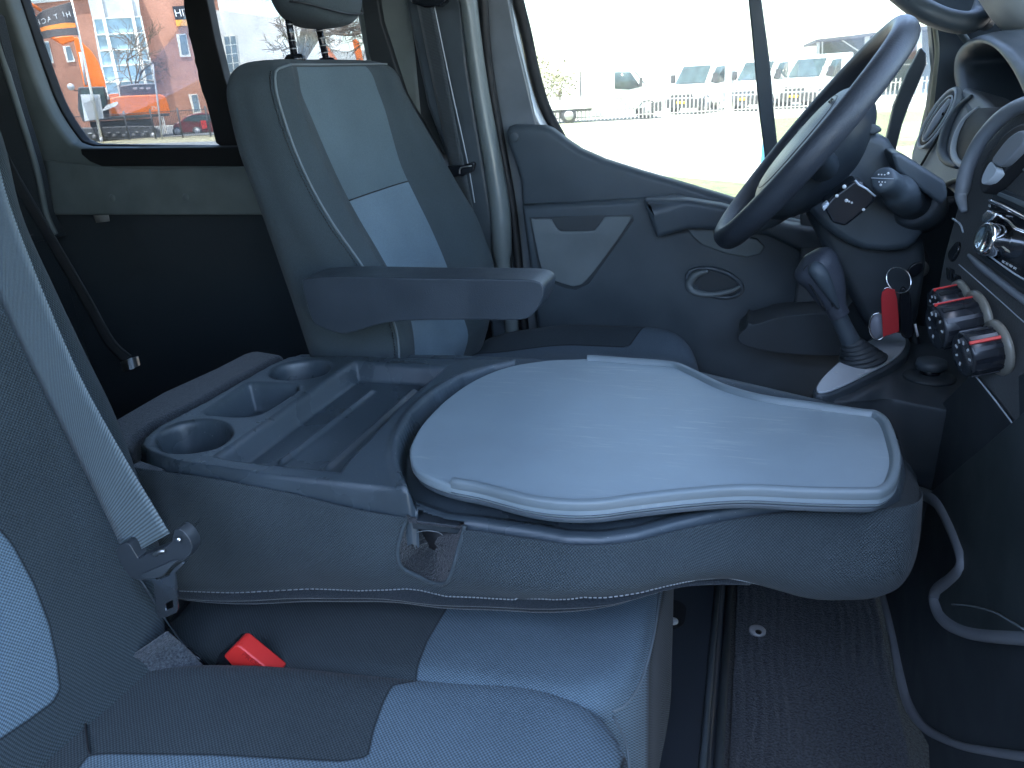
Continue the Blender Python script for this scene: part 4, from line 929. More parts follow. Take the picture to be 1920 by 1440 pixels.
# centre stack
SN = np.array([-.95, -.26, .19]); SN /= np.linalg.norm(SN); S0 = np.array([.275, 1.03, .83])
def SP(u, v, k=0): return PP(u, v, S0+SN*k, SN)
stk = cr([SP(*p) for p in [(1782, 420), (1800, 360), (1830, 290), (1870, 235), (1905, 200), (1960, 160), (2200, 120), (2400, 700), (2060, 990), (1920, 830), (1850, 735), (1780, 665), (1750, 600), (1762, 500)]], 3, True)
m_stack = PL("warm grey grained stack plastic", (.075, .078, .078), .5, bump=.8, bs=420)
stack = prism("centre_stack", stk, (.12, 0, -.02), m_stack, dash, .010, bseg=4)
# hooded twin vent at its top
vr = [(1806, 350), (1812, 320), (1826, 286), (1846, 254), (1876, 222), (1910, 200), (1950, 190)]
tube("stack_rim", [SP(u, v, .012) for u, v in [(1808, 396), (1802, 370)]+vr], [.004, .007, .009, .009, .009, .009, .009, .009, .009], m_side, stack, n=6, seg=12)
prism("stack_vent", cr([SP(u, v, .020) for u, v in [(1836, 350), (1838, 326), (1850, 296), (1868, 268), (1896, 240), (1925, 232), (1940, 260), (1915, 290), (1880, 325), (1855, 352), (1842, 362)]], 3, True), -SN*.02, m_black, stack, .003)
prism("vent_barrel", cr([SP(u, v, .028) for u, v in [(1840, 344), (1842, 328), (1856, 303), (1864, 310), (1868, 322), (1850, 342)]], 3, True), -SN*.012, m_silver, stack, .004)
prism("vent_barrel", cr([SP(u, v, .030) for u, v in [(1859, 302), (1866, 288), (1890, 258), (1915, 244), (1920, 262), (1896, 292), (1872, 312)]], 3, True), -SN*.012, m_side, stack, .004)
prism("clock_display", [SP(u, v, .004) for u, v in [(1906, 300), (1925, 285), (1990, 330), (1960, 345), (1906, 313)]], -SN*.003, PL("grey green display", (.30, .34, .32), .3), stack, .001)
# radio
radio = thing("car_radio", "single slot car radio with chrome volume knob, glossy black face and dark display", "radio", SP(1880, 450))
prism("radio_surround", [SP(u, v, .004) for u, v in [(1862, 358), (1872, 352), (1920, 372), (2100, 450), (2100, 620), (1990, 585), (1920, 545), (1845, 490), (1832, 478)]], -SN*.006, m_dark2, radio, .002)
face = prism("radio_face", [SP(u, v, .012) for u, v in [(1856, 384), (1862, 374), (1920, 404), (2100, 490), (2080, 600), (1920, 528), (1852, 486), (1836, 470), (1838, 440)]], -SN*.012, m_gloss, radio, .002)
tube("chrome_strip", [SP(u, v, .014) for u, v in [(1857, 376), (1880, 386), (1920, 407), (2000, 448)]], .0028, m_chrome, radio, n=3, seg=8)
tube("chrome_strip", [SP(u, v, .014) for u, v in [(1866, 404), (1880, 408), (1893, 416), (1905, 428), (1920, 434), (1990, 465)]], .0020, m_chrome, radio, n=3, seg=8)
tube("lower_strip", [SP(u, v, .014) for u, v in [(1848, 474), (1880, 498), (1920, 524), (1990, 560)]], .0010, m_silver, radio, n=3, seg=8)
kb = SP(1842, 447, .034); 
A_, B_ = frame_of(SN, (0, 0, 1))
kn = lathe("volume_knob", [(.0175, -.024), (.0185, -.020), (.0185, -.004), (.0180, -.001), (.0165, .0), (.013, -.002), (.001, -.0025)], kb, SN, m_chrome, radio, 36)
lathe("knob_ring", [(.022, -.030), (.0225, -.024), (.019, -.022)], kb, SN, m_gloss, radio, 30)
prism("button_cluster", [SP(u, v, .024) for u, v in [(1839, 404), (1850, 392), (1866, 399), (1858, 412), (1846, 420), (1838, 416)]], -SN*.012, m_chrome, radio, .003)
prism("radio_display", [SP(u, v, .0135) for u, v in [(1878, 434), (1920, 452), (1990, 490), (1990, 530), (1920, 503), (1868, 474)]], -SN*.002, PL("dark lcd glass", (.02, .024, .03), .08), radio, .0005)
prism("display_reflection", [SP(u, v, .0145) for u, v in [(1874, 461), (1876, 459), (1892, 470), (1893, 474), (1884, 470)]], -SN*.0006, PL("painted display reflection", (.5, .45, .35), .4), radio, 0)  # pale reflection painted as a thin piece on the display
tx = SP(1910, 505, 0)-SP(1880, 488, 0); ty = np.cross(SN, tx)
if ty[2] < 0: ty = -ty
text("button_lettering", "SRC  EQ  DISP  RPT", .0035, SP(1892, 497, .0145), tx, ty, m_white, radio, ext=.0002)
text("button_lettering", "TA", .004, SP(1855, 386, .0155), tx, ty, m_white, radio, ext=.0002)
# storage slot lip and the joint lines of the stack
prism("slot_lip", [SP(u, v, .006) for u, v in [(1868, 366), (1872, 360), (1920, 378), (2000, 412), (2000, 424), (1920, 390)]], -SN*.004, m_lid, stack, .001)
tube("stack_step", [SP(u, v, .004) for u, v in [(1816, 478), (1840, 500), (1880, 532), (1920, 562), (1980, 600)]], [.002, .0045, .0045, .0045, .0045], m_side, stack, n=5, seg=8)
tube("stack_joint", [SP(u, v, .0008) for u, v in [(1798, 496), (1830, 524), (1880, 568), (1920, 604), (1990, 660)]], .0007, m_silver, stack, n=3, seg=5)
tube("stack_joint", [SP(u, v, .0008) for u, v in [(1787, 658), (1820, 694), (1870, 756), (1920, 824), (1960, 880)]], .0010, m_silver, stack, n=3, seg=5)
tube("stack_edge", [SP(u, v, .002) for u, v in [(1786, 410), (1800, 420), (1806, 436)]], .0012, m_silver, stack, n=4, seg=5)
prism("switch_panel", cr([SP(u, v, .004) for u, v in [(1776, 476), (1784, 462), (1794, 452), (1796, 466), (1788, 484), (1780, 490)]], 3, True), -SN*.006, m_gloss, stack, .002)
for q in ((1772, 500, 1776, 524), (1784, 512, 1788, 540)):
    prism("toggle_switch", [SP(q[0], q[1], .008), SP(q[0]+8, q[1]+4, .008), SP(q[2]+6, q[3]+4, .008), SP(q[2]-2, q[3], .008)], -SN*.008, m_gloss, stack, .002)
# heater knobs
m_knob = PL("heater knob black", (.022, .025, .03), .22)
KN = np.array([-.93, -.22, -.18]); KN /= np.linalg.norm(KN); A_, B_ = frame_of(KN, (0, 0, 1)); 
for u, v, r, h, bu, bv in ((1770, 567, .0215, .034, 1806, 565), (1797, 612, .027, .050, 1836, 597), (1836, 654, .0255, .040, 1874, 652)):
    c = SP(bu, bv, .006)
    kbz = stack if False else dash
    base_ = lathe("knob_base", [(r*1.28, 0), (r*1.25, .004), (r*1.1, .007)], c, KN, PL("bronze grey knob base", (.20, .19, .16), .35), kbz, 36)
    kn = lathe("heater_knob", [(r*1.0, .004), (r, h-.003), (r*.96, h), (r*.90, h-.0015), (r*.001, h-.0015)], c, KN, m_knob, kbz, 44)
    for t in np.linspace(0, 2*math.pi, 12, endpoint=False):
        p = c+(A_*math.cos(t)+B_*math.sin(t))*r
        V, F = obox_vf(p+KN*(h*.52), A_*math.cos(t)+B_*math.sin(t), -A_*math.sin(t)+B_*math.cos(t), KN, .0012, .0025, h*.40)
        mesh("grip_rib", V, F, m_gloss, kn, smooth=False)
    t = math.pi/2+(.15 if u == 1836 else .0)
    dr = B_*math.sin(t)+A_*math.cos(t); dr = dr/np.linalg.norm(dr); dr = dr if dr[2] > 0 else -dr
    if u == 1836: dr = dr*.7-A_*.7*(1 if (A_@np.array([0, -1, 0])) < 0 else -1); dr /= np.linalg.norm(dr)
    V, F = obox_vf(c+dr*(r+.0008)+KN*(h*.52), dr, np.cross(dr, KN), KN, .0014, .0016, h*.46); mesh("pointer", V, F, m_red, kn, smooth=False)
    for a in np.linspace(0, 2*math.pi, 9, endpoint=False)[:7]:
        p = c+(A_*math.cos(a)+B_*math.sin(a))*r*.62+KN*(h-.0008)
        V, F = obox_vf(p, A_*math.cos(a)+B_*math.sin(a), -A_*math.sin(a)+B_*math.cos(a), KN, .0022 if r > .022 else .0014, .0012, .0004); mesh("knob_symbol", V, F, m_white, kn, smooth=False)
# gear console pod
podz = [(.640, [(1526, 745), (1532, 722), (1565, 690), (1610, 655), (1650, 628), (1690, 618), (1735, 640), (1775, 665), (1815, 705), (1790, 720), (1700, 742), (1600, 752)])]
zp = .655
top_ = np.array([PZ(u, v, .545) for u, v in [(1524, 742), (1530, 722), (1560, 690), (1605, 655), (1650, 625), (1700, 610), (1800, 640), (1900, 720), (1880, 790), (1760, 770), (1660, 752), (1580, 756)]])
L2 = [top_, top_+np.array([0, 0, -.012]), top_*1]
def sc(P, fx, dz, dx=0):
    c = np.array([.33, P[:, 1].mean(), 0]); R = P.copy(); R[:, 0] = c[0]+(P[:, 0]-c[0])*fx+dx; R[:, 2] += dz; return R
pod = loft("gear_console", [sc(top_, .93, .004), sc(top_, .985, .001), sc(top_, 1.0, -.008), sc(top_, .95, -.035), sc(top_, .80, -.085), sc(top_, .55, -.15), sc(top_, .35, -.24)], m_dark2, dash, nu=4, nv=5)
gl = thing("gear_lever", "dark gear lever with leather look knob, rubber gaiter and silver surround plate", "gear lever", PZ(1620, 690, .56))
plo = cr(np.array([PZ(u, v, .563) for u, v in [(1527, 735), (1535, 712), (1562, 684), (1605, 650), (1650, 628), (1683, 621), (1701, 628), (1708, 645), (1700, 664), (1675, 682), (1640, 700), (1590, 724), (1548, 739)]]), 4, True)
prism("plate_skirt", plo-np.array([0, 0, .020]), (0, 0, .019), m_dark, gl, .006)
plate_o = cr(np.array([PZ(u, v, .565) for u, v in [(1531, 732), (1540, 712), (1566, 686), (1606, 653), (1650, 631), (1680, 624), (1695, 631), (1698, 645), (1688, 662), (1665, 680), (1630, 698), (1586, 720), (1550, 734)]]), 4, True)
prism("surround_plate", plate_o-np.array([0, 0, .003]), (0, 0, .004), m_silver, gl, .0015)
gp = PZ(1618, 676, .567)
gt = (PZ(1597, 640, .60))
for k in range(6):
    f = k/5; c = gp*(1-f)+(PY(1600, 645, gp[1]))*f
    lathe("gaiter", [((.037-.019*f), -.001), ((.038-.019*f), .002), ((.031-.018*f), .008)], c, (-.25, 0, 1), m_dark2, gl, 28, sx=1)
ls = PY(1600, 650, gp[1]); lk = PY(1556, 560, gp[1]-.005); le = PY(1530, 500, gp[1]-.01)
tube("lever_shaft", [ls, ls*.5+lk*.5, lk], [.0155, .0135, .013], m_dark, gl, n=4, seg=16)
yy = gp[1]-.005
kp = [PY(1575, 592, yy), PY(1566, 575, yy), PY(1555, 548, yy), PY(1543, 520, yy), PY(1529, 500, yy), PY(1518, 488, yy)]
m_lea = PL("grained knob", (.06, .068, .085), .42, bump=.9, bs=380)
tube("lever_knob", kp+[PY(1510, 480, yy)], [.0155, .018, .026, .032, .036, .030, .005], m_lea, gl, n=6, seg=24)
tube("knob_inlay", [PY(1572, 578, yy-.0185), PY(1556, 548, yy-.030), PY(1540, 519, yy-.0345), PY(1528, 502, yy-.033), PY(1522, 494, yy-.030)], [.0025, .0085, .0125, .012, .005], m_dark, gl, n=6, seg=16)
tube("knob_groove", [PY(u, v, yy-.026) for u, v in [(1548, 583), (1530, 552), (1512, 522), (1507, 508), (1513, 499), (1526, 497), (1541, 503), (1550, 520), (1556, 548), (1561, 575)]], .0016, m_black, gl, n=4, seg=6)
for u, v in ((1568, 698), (1684, 642), (1690, 640), (1611, 702), (1615, 700), (1625, 695), (1631, 691)):
    p = PZ(u, v, .5675); V, F = obox_vf(p, (1, .3, 0), (-.3, 1, 0), (0, 0, 1), .0022, .0007, .0003); mesh("plate_marking", V, F, m_white, gl, smooth=False)
rk = thing("console_knob", "small round black rotary knob on the gear console beside the gear lever", "knob", PZ(1742, 700, .55))
ck = PZ(1743, 704, .553)
lathe("knob_foot", [(.038, -.004), (.037, 0), (.025, .004)], ck, (0, 0, 1), m_dark2, rk, 28)
lathe("knob_stem", [(.015, 0), (.015, .014)], ck, (0, 0, 1), m_gloss, rk, 24)
lathe("knob_cap", [(.021, .012), (.023, .016), (.022, .025), (.018, .027), (.001, .027)], ck, (0, 0, 1), m_dark, rk, 28)
# keys in the ignition
ky = thing("key_bunch", "bunch of keys on a steel ring with a red tag hanging from the ignition", "keys", PY(1690, 515, 1.22))
yk = 1.30
prism("ignition_surround", [PY(1715+28*math.cos(t), 492+34*math.sin(t), 1.40) for t in np.linspace(0, 2*math.pi, 30, endpoint=False)], (0, .03, 0), m_black, ky, .004)
lathe("ignition_lock", [(.013, 0), (.013, .02), (.009, .022)], PY(1722, 500, 1.395), (0, -1, 0), m_steel, ky, 24)
prism("key_head", cr(Q([(1702, 510), (1712, 496), (1728, 492), (1732, 500), (1724, 514), (1708, 522)], 1.35), 3, True), (0, .008, 0), m_gloss, ky, .002)
rc = PY(1685, 525, yk); ru = PY(1685, 503, yk)-rc; rl = PY(1664, 525, yk)-rc
tube("key_ring", [rc+ru*math.cos(t)+rl*math.sin(t)+np.array([.0, .012*math.sin(t+.6), 0]) for t in np.linspace(0, 2*math.pi, 40, endpoint=False)], .0012, m_chrome, ky, closed=True, seg=8)
tube("split_ring", [PY(1665+9*math.cos(t), 546+7*math.sin(t), yk) for t in np.linspace(0, 2*math.pi, 24, endpoint=False)], .001, m_chrome, ky, closed=True, seg=6)
prism("red_tag", Q([(1654, 548), (1662, 541), (1678, 543), (1682, 560), (1685, 590), (1686, 622), (1656, 632), (1654, 600), (1652, 560)], yk-.01), (0, .0025, 0), PL("red leather tag", (.55, .025, .03), .55, bump=.6), ky, .001)
prism("key_fob", cr(Q([(1688, 546), (1700, 542), (1708, 560), (1712, 600), (1714, 628), (1700, 636), (1688, 620)], yk), 3, True), (0, .010, 0), m_gloss, ky, .003)
tube("fob_rim", [PY(1646+16*math.cos(t), 612+25*math.sin(t), yk) for t in np.linspace(0, 2*math.pi, 30, endpoint=False)], .0016, m_chrome, ky, closed=True, seg=8)
prism("round_fob", [PY(1646+15*math.cos(t), 612+24*math.sin(t), yk+.001) for t in np.linspace(0, 2*math.pi, 30, endpoint=False)], (0, .003, 0), PL("pale fob", (.3, .3, .34), .3), ky, 0)
prism("paper_tab", Q([(1714, 608), (1718, 607), (1723, 630), (1719, 632)], 1.28), (0, .001, 0), m_white, ky, 0)
# lower dash face with the storage trims
def LX(u, v, x=.285): return PX(u, v, x)
low = [LX(*p) for p in [(1640, 1060), (1655, 1120), (1672, 1200), (1690, 1290), (1715, 1350), (1740, 1400), (1750, 1600), (1990, 1800), (2400, 1800), (2100, 700), (1820, 700), (1760, 760), (1700, 900)]]
prism("lower_dash", low, (.06, 0, 0), m_dark2, dash, .004)
tube("lower_trim", [LX(*p, .282) for p in [(1650, 1095), (1662, 1140), (1676, 1200), (1690, 1270), (1706, 1325), (1735, 1365), (1790, 1394), (1850, 1408), (1990, 1428)]], [.006, .008, .008, .009, .009, .007, .005, .005, .005], m_side, dash, n=6, seg=10)
tube("bin_trim", [LX(*p, .265) for p in [(1700, 915), (1732, 926), (1762, 945), (1785, 985), (1805, 1035), (1806, 1065), (1785, 1088), (1764, 1105), (1758, 1125), (1770, 1158), (1800, 1180), (1850, 1192), (1990, 1200)]], [.006, .009, .009, .009, .009, .009, .009, .010, .011, .010, .008, .007, .007], m_side, dash, n=6, seg=12)
prism("storage_bin", [LX(*p, .262) for p in [(1740, 925), (1762, 945), (1785, 985), (1805, 1035), (1806, 1065), (1785, 1088), (1764, 1105), (1758, 1125), (1770, 1158), (1800, 1180), (1850, 1192), (1990, 1200), (2200, 900), (2000, 700)]], (.03, 0, 0), PL("bin plastic", (.036, .046, .048), .42), dash, .003)
tube("bin_edge", [LX(*p, .258) for p in [(1785, 1133), (1820, 1136), (1860, 1146), (1890, 1162), (1920, 1180)]], .0012, m_lid, dash, n=3, seg=6)
# =================================================================== FOOTWELL
fm = thing("floor_mat", "black ribbed carpet mat in the driver's footwell with a pale round fastener", "floor mat", (.13, 1.15, 0))
A = np.zeros((110, 90, 3))
for i, x in enumerate(np.linspace(0.012, .281, 110)):
    for j, y in enumerate(np.linspace(.55, 1.62, 90)):
        A[i, j] = (x, y, +.010+.0012*math.sin((x+.004*math.sin(y*22))*2*math.pi/.018)+rnd.uniform(-.0012, .0012))
mesh("carpet", A.reshape(-1, 3), grid_faces(110, 90), m_mat, fm, solid=.004)
fz = PZ(1420, 1182, .016)
lathe("fastener", [(.016, -.003), (.016, .001), (.012, .003), (.001, .003)], fz, (0, 0, 1), PL("pale fastener plastic", (.42, .43, .46), .5), fm, 24)
lathe("fastener_hole", [(.006, 0), (.006, .0036)], fz+np.array([0.002, -.008, 0]), (0, 0, 1), m_black, fm, 16)
sp2 = thing("seat_plinth_trim", "dark moulded floor trim between the seat base and the footwell carpet", "trim", (-.06, 1.1, 0))
prism("trim_body", [(-.135, .5, .0), (-.135, .5, .028), (-.020, .5, .024), (.0, .5, .0)], (0, 1.15, 0), PL("blue black trim", (.03, .038, .05), .5, bump=.3), sp2, .005)
tube("trim_ridge", [(-.028, .5, .027), (-.028, 1.65, .027)], .006, m_dark, sp2, seg=10)
tube("trim_ridge", [(-.004, .5, .012), (-.004, 1.65, .012)], .008, m_dark2, sp2, seg=10)
hz = PZ(1268, 1152, .031)
plate("anchor_recess", [np.array([hz[0]-.012+a, hz[1]+b, .0305]) for a, b in rrect(0, 0, .030, .045, .028, 6)], [], .001, m_black, sp2, o=(0, 0, .0305), ax=(1, 0, 0), ay=(0, 1, 0))
lathe("anchor_bolt", [(.010, 0), (.010, .003), (.006, .005)], PZ(1262, 1166, .033), (0, 0, 1), PL("pale bolt", (.5, .52, .54), .4), sp2, 18)
lathe("trim_clip", [(.003, 0), (.003, .002)], PZ(1208, 1424, .03), (0, 0, 1), m_white, sp2, 10)
# =================================================================== OUTSIDE: ground
def sheet(name, pts, z, mt, label):
    P = [G(u, v) for u, v in pts]; P = [(p[0], p[1], GZ+z) for p in P]
    o = mesh(name, P, [tuple(range(len(P)))], mt, smooth=False); struct(o, label); return o
m_pave = fuzz("pale paving", (.30, .28, .25), (.44, .42, .38), 1.2, .1, .01)
m_grass = fuzz("spring grass", (.07, .11, .02), (.22, .24, .06), 3.5, .4, .05)
m_dry = fuzz("dry grass", (.17, .15, .07), (.34, .29, .16), 3.0, .4, .05)
m_road = fuzz("asphalt", (.10, .10, .10), (.17, .17, .17), 9., .2, .01)
V, F = box_vf(-400, 400, -300, 500, GZ-.2, GZ)
g = mesh("ground", V, F, m_pave, smooth=False); struct(g, "pale paving around the parked van")
m_field = fuzz("patchy verge", (.46, .42, .34), (.24, .30, .07), .55, .3, .05)
sheet("grass", [(1010, 232), (1380, 222), (1790, 199), (1900, 275), (1440, 310), (1020, 285)], .006, m_field, "green grass beyond the driver's window")
sheet("grass", [(1425, 224), (1790, 203), (1880, 268), (1450, 282)], .012, m_grass, "green strip between the window divider and the steering wheel")
sheet("grass", [(1240, 330), (1480, 352), (1560, 420), (1440, 420), (1300, 372)], .010, m_grass, "green grass close outside the driver's window")
sheet("grass", [(60, 266), (150, 263), (480, 250), (700, 240), (700, 250), (430, 264), (150, 273), (60, 275)], .006, m_dry, "dry grass strip under the dark fence")
sheet("road", [(-200, 278), (150, 273.5), (430, 264.5), (700, 250.5), (800, 270), (430, 340), (-200, 500)], .008, m_road, "asphalt road in front of the grass strip")
sheet("yard", [(-100, 246), (480, 234), (700, 225), (700, 239), (480, 249.5), (-100, 268)], .010, m_road, "asphalt yard behind the dark fence")

o_ = mesh("road", [(-9, -9, GZ+.012), (9, -9, GZ+.012), (9, 2.3, GZ+.012), (-9, 2.3, GZ+.012)], [(0, 1, 2, 3)], m_road, smooth=False); struct(o_, "dark asphalt added under and beside the van to cut bounced light")  # unseen sheet added to weaken warm ground bounce into the cab
class Pl:
    """upright plane standing on the ground at a photo pixel, facing the camera, turned by a few degrees"""
    def __init__(s, u, v, turn=0):
        s.o = G(u, v); n = CAM-s.o; n[2] = 0; n /= np.linalg.norm(n); a = math.radians(turn)
        s.n = np.array([n[0]*math.cos(a)-n[1]*math.sin(a), n[0]*math.sin(a)+n[1]*math.cos(a), 0]); s.r = np.array([-s.n[1], s.n[0], 0])
        s.z = np.array([0, 0, 1.]); s.mpp = np.linalg.norm(s.o-CAM)/FPX
    def __call__(s, u, v, k=0): return PP(u, v, s.o+s.n*k, s.n)
    def prism(s, name, px, k, d, mt, par=None, bevel=0, **kw):
        """front face k metres towards the camera, d metres deep"""
        return prism(name, [s(u, v, k) for u, v in px], -s.n*d, mt, par, bevel, smooth=False, **kw)
m_brick = bpy.data.materials.new("red brick"); m_brick.use_nodes = True
_nt = m_brick.node_tree; _b = _nt.nodes["Principled BSDF"]; _tc = N(_nt, "ShaderNodeTexCoord"); _br = N(_nt, "ShaderNodeTexBrick")
_mp = N(_nt, "ShaderNodeMapping"); _mp.inputs['Rotation'].default_value = (math.radians(90), 0, 0)
_nt.links.new(_tc.outputs['Object'], _mp.inputs[0]); _nt.links.new(_mp.outputs[0], _br.inputs['Vector'])
_br.inputs['Color1'].default_value = (.50, .235, .16, 1); _br.inputs['Color2'].default_value = (.44, .20, .135, 1); _br.inputs['Mortar'].default_value = (.34, .22, .17, 1)
_br.inputs['Scale'].default_value = 3.5; _br.inputs['Mortar Size'].default_value = .012
_nz = N(_nt, "ShaderNodeTexNoise"); _nz.inputs['Scale'].default_value = .35; _nz.inputs['Detail'].default_value = 5; _nt.links.new(_tc.outputs['Object'], _nz.inputs['Vector'])
_mx = N(_nt, "ShaderNodeMix", data_type='RGBA', blend_type='MULTIPLY'); _mx.inputs[0].default_value = 1
_rr = N(_nt, "ShaderNodeMapRange"); _nt.links.new(_nz.outputs[0], _rr.inputs[0]); _rr.inputs[1].default_value = .3; _rr.inputs[2].default_value = .7; _rr.inputs[3].default_value = .75; _rr.inputs[4].default_value = 1.2
_nt.links.new(_br.outputs[0], _mx.inputs[6]); _nt.links.new(_rr.outputs[0], _mx.inputs[7]); _nt.links.new(_mx.outputs[2], _b.inputs['Base Color']); _b.inputs['Roughness'].default_value = .9
m_wallw = PL("white render", (.70, .68, .64), .8, vs=1.)
m_frame = PL("cream window frame", (.78, .74, .66), .6, vs=2.)
m_pane = PL("reflecting pane", (.16, .22, .27), .06, vs=.8, var=.3)
m_paneb = PL("pale blue pane", (.30, .42, .48), .08, vs=.6, var=.35)
m_parap = PL("grey cladding", (.48, .48, .46), .6, vs=1.)
m_org = PL("orange machine paint", (.75, .16, .02), .4, vs=1.5)
m_mgrey = PL("dark machine grey", (.06, .062, .07), .6, vs=2.)
m_mlite = PL("pale grey steel", (.42, .42, .44), .5, vs=2.)
m_vanw = PL("white van paint", (.78, .79, .80), .25, coat=.4, vs=1.)
m_vglass = PL("van glass", (.05, .08, .09), .12, vs=2., var=.4)
m_lamp = PL("cream pole paint", (.70, .66, .54), .5, vs=2.)

# --- red brick office
rb = thing("brick_building", "red brick office with a tall glazed bay and white framed narrow windows", "building", G(240, 240))
fp = Pl(240, 240, -2)
fp.prism("wall", [(-160, 22), (60, 6), (160, -4), (280, -14), (404, -24), (413, 30), (436, 170), (446, 250), (-40, 262)], 0, 9, m_brick, rb)
fp.prism("parapet", [(-160, 16), (60, 1), (163, -8), (163, -3), (60, 7), (-160, 23)], .2, .6, m_parap, rb)
for q in ([(76, 78), (91, 77), (101, 118), (86, 121)], [(117, 87), (131, 86), (141, 115), (126, 117)], [(104, 191), (119, 191), (129, 229), (118, 232)], [(330, 64), (349, 63), (358, 106), (338, 107)], [(353, 177), (370, 176), (378, 212), (363, 214)]):
    c = np.mean(q, 0)
    fr_ = fp.prism("window", q, .06, .25, m_frame, rb)
    fp.prism("pane", [tuple(c+(np.array(p)-c)*[.66, .86]+[1.2, -1]) for p in q], .075, .1, m_pane, fr_)
fp.prism("bay_cladding", [(160, -20), (256, -30), (264, 30), (173, 35)], 1.0, 1.2, m_parap, rb)
bay = fp.prism("glazed_bay", [(173, 35), (264, 30), (292, 176), (199, 186)], .9, 1.0, m_paneb, rb)
for a, b in (((173, 35), (201, 186)), ((179, -20), (224, 182)), ((236, -20), (274, 178)), ((262, 30), (293, 176))):
    wdt = 6.2 if a[1] < 0 else 3.2
    fp.prism("bay_post", [(a[0], a[1]), (a[0]+wdt, a[1]), (b[0]+wdt, b[1]), (b[0], b[1])], 1.2 if a[1] < 0 else 1.0, .3, m_frame, bay)
for v, l, r in ((32, 173, 264), (62, 179, 270), (92, 185, 276), (121, 190, 281), (151, 195, 287), (177, 200, 292)):
    fp.prism("bay_rail", [(l, v+2), (r, v-2), (r, v), (l, v+4.4)], 1.05, .2, m_frame, bay)
sb = thing("wall_sign", "black sign with white capital letters over an orange box on the brick wall", "sign", fp(336, 30))
fp.prism("board", [(323, 12), (392, 8), (398, 34), (329, 37)], .25, .2, PL("sign black", (.02, .02, .03), .5), sb)
fp.prism("orange_box", [(329, 37.5), (398, 34.5), (401, 46), (331, 49)], .27, .2, PL("sign orange", (.8, .35, .06), .5), sb)
_tx = fp(386, 22)-fp(330, 26)
text("sign_lettering", "HITACHI", 15*fp.mpp, fp(364, 23.0, .28), _tx, np.cross(fp.n, _tx), m_white, sb, ext=.01)
# --- white building and low sheds to the right of it
wb = thing("white_building", "plain white building with gridded windows behind the bare tree", "building", G(500, 238))
wp = Pl(500, 230, -4)
wp.prism("wall", [(400, 18), (420, 21), (520, 35), (640, 50), (650, 240), (446, 244), (424, 120)], 0, 9, m_wallw, wb)
for q, nc_, nr_ in (([(419, 68), (442, 66), (450, 134), (428, 137)], 2, 4),):
    w0 = wp.prism("window", q, .08, .25, m_frame, wb)
    q = np.array(q, float)
    for i in range(nc_):
        for j in range(nr_):
            f = lambda a, b: (q[0]*(1-a)+q[1]*a)*(1-b)+(q[3]*(1-a)+q[2]*a)*b
            a0, a1, b0, b1 = (i+.08)/nc_, (i+.92)/nc_, (j+.06)/nr_, (j+.94)/nr_
            wp.prism("pane", [f(a0, b0), f(a1, b0), f(a1, b1), f(a0, b1)], .1, .1, m_pane, w0)
gs = thing("shed", "low shed with pale grey roof beyond the bare tree", "shed", G(650, 222))
gp_ = Pl(650, 222, 0)
gp_.prism("roof", [(612, 100), (625, 92), (640, 96), (720, 92), (730, 118), (610, 118)], 0, 8, m_parap, gs)
gp_.prism("wall", [(612, 119), (728, 119), (735, 215), (615, 222)], -.2, 7, m_wallw, gs)
for i, (q, lab) in enumerate(([[(607, 70), (612, 84), (622, 96), (634, 114), (645, 135), (636, 135), (622, 112), (608, 92)], "orange excavator arm rising behind the near headrest post"], [[(661, 76), (666, 72), (673, 78), (678, 96), (684, 130), (672, 130), (666, 100)], "upright orange excavator arm next to the black pillar edge"])):
    p_ = Pl(640, 236, 0); t = thing("distant_excavator", lab, "excavator", p_(*q[0]))
    p_.prism("boom", q, .25 if i else 0, .5, m_org, t, .02)
    p_.prism("arm_base", [(q[4][0]-6, 134), (q[4][0]+10, 134), (q[4][0]+26, 236), (q[4][0]+4, 236)], .35 if i else .1, .7, m_org, t, .02)
# --- excavator
ex = thing("excavator", "large orange tracked excavator with folded boom in front of the brick office", "excavator", G(220, 261))
xp = Pl(220, 261, 0)
def X_(name, px, k, d, mt, par=ex, bevel=.03): return xp.prism(name, px, k, d, mt, par, bevel)
for k in (1.6, -1.2):
    tr = X_("track", [(124, 254), (129, 246), (142, 240), (250, 236), (284, 236), (298, 242), (304, 252), (300, 259), (290, 262), (142, 268), (130, 264)], k, .55, m_mgrey, bevel=.08)
    for j, u in enumerate(np.linspace(142, 288, 9)):
        c = xp(u, 259-(u-142)*.034, k+.02); V, F = tube_vf([c, c+xp.n*.06], .17, 14); mesh("track_roller", V, F, m_mlite if j in (0, 8) else m_mgrey, tr)
    for u in np.linspace(165, 270, 7):
        xp.prism("frame_highlight", [(u, 250-(u-142)*.03), (u+7, 249.8-(u-142)*.03), (u+7, 251.4-(u-142)*.03), (u, 251.6-(u-142)*.03)], k+.05, .05, m_mlite, tr)
X_("undercarriage", [(168, 229), (285, 223), (288, 240), (172, 244)], 1.0, 1.8, m_mgrey)
X_("deck", [(154, 222), (318, 212), (318, 217), (156, 228)], 1.5, 2.8, m_mgrey)
X_("body", [(206, 184), (228, 180), (300, 177), (310, 181), (316, 196), (320, 213), (300, 215), (208, 217)], 1.4, 2.6, m_org, bevel=.06)
X_("engine_guard", [(224, 160), (250, 157), (290, 156), (292, 178), (226, 181)], .9, 1.6, m_mgrey)
for u in (249, 262, 274): X_("guard_plate", [(u, 164), (u+8, 163.5), (u+8, 167), (u, 167.5)], 1.0, .1, m_mlite, bevel=0)
tube("handrail", [xp(226, 162, 1.3), xp(252, 158, 1.3), xp(291, 157, 1.3), xp(296, 176, 1.3)], .03, m_mlite, ex, seg=6)
X_("access_panel", [(202, 177), (222, 175), (224, 181), (207, 187)], 1.3, 1.0, m_org)
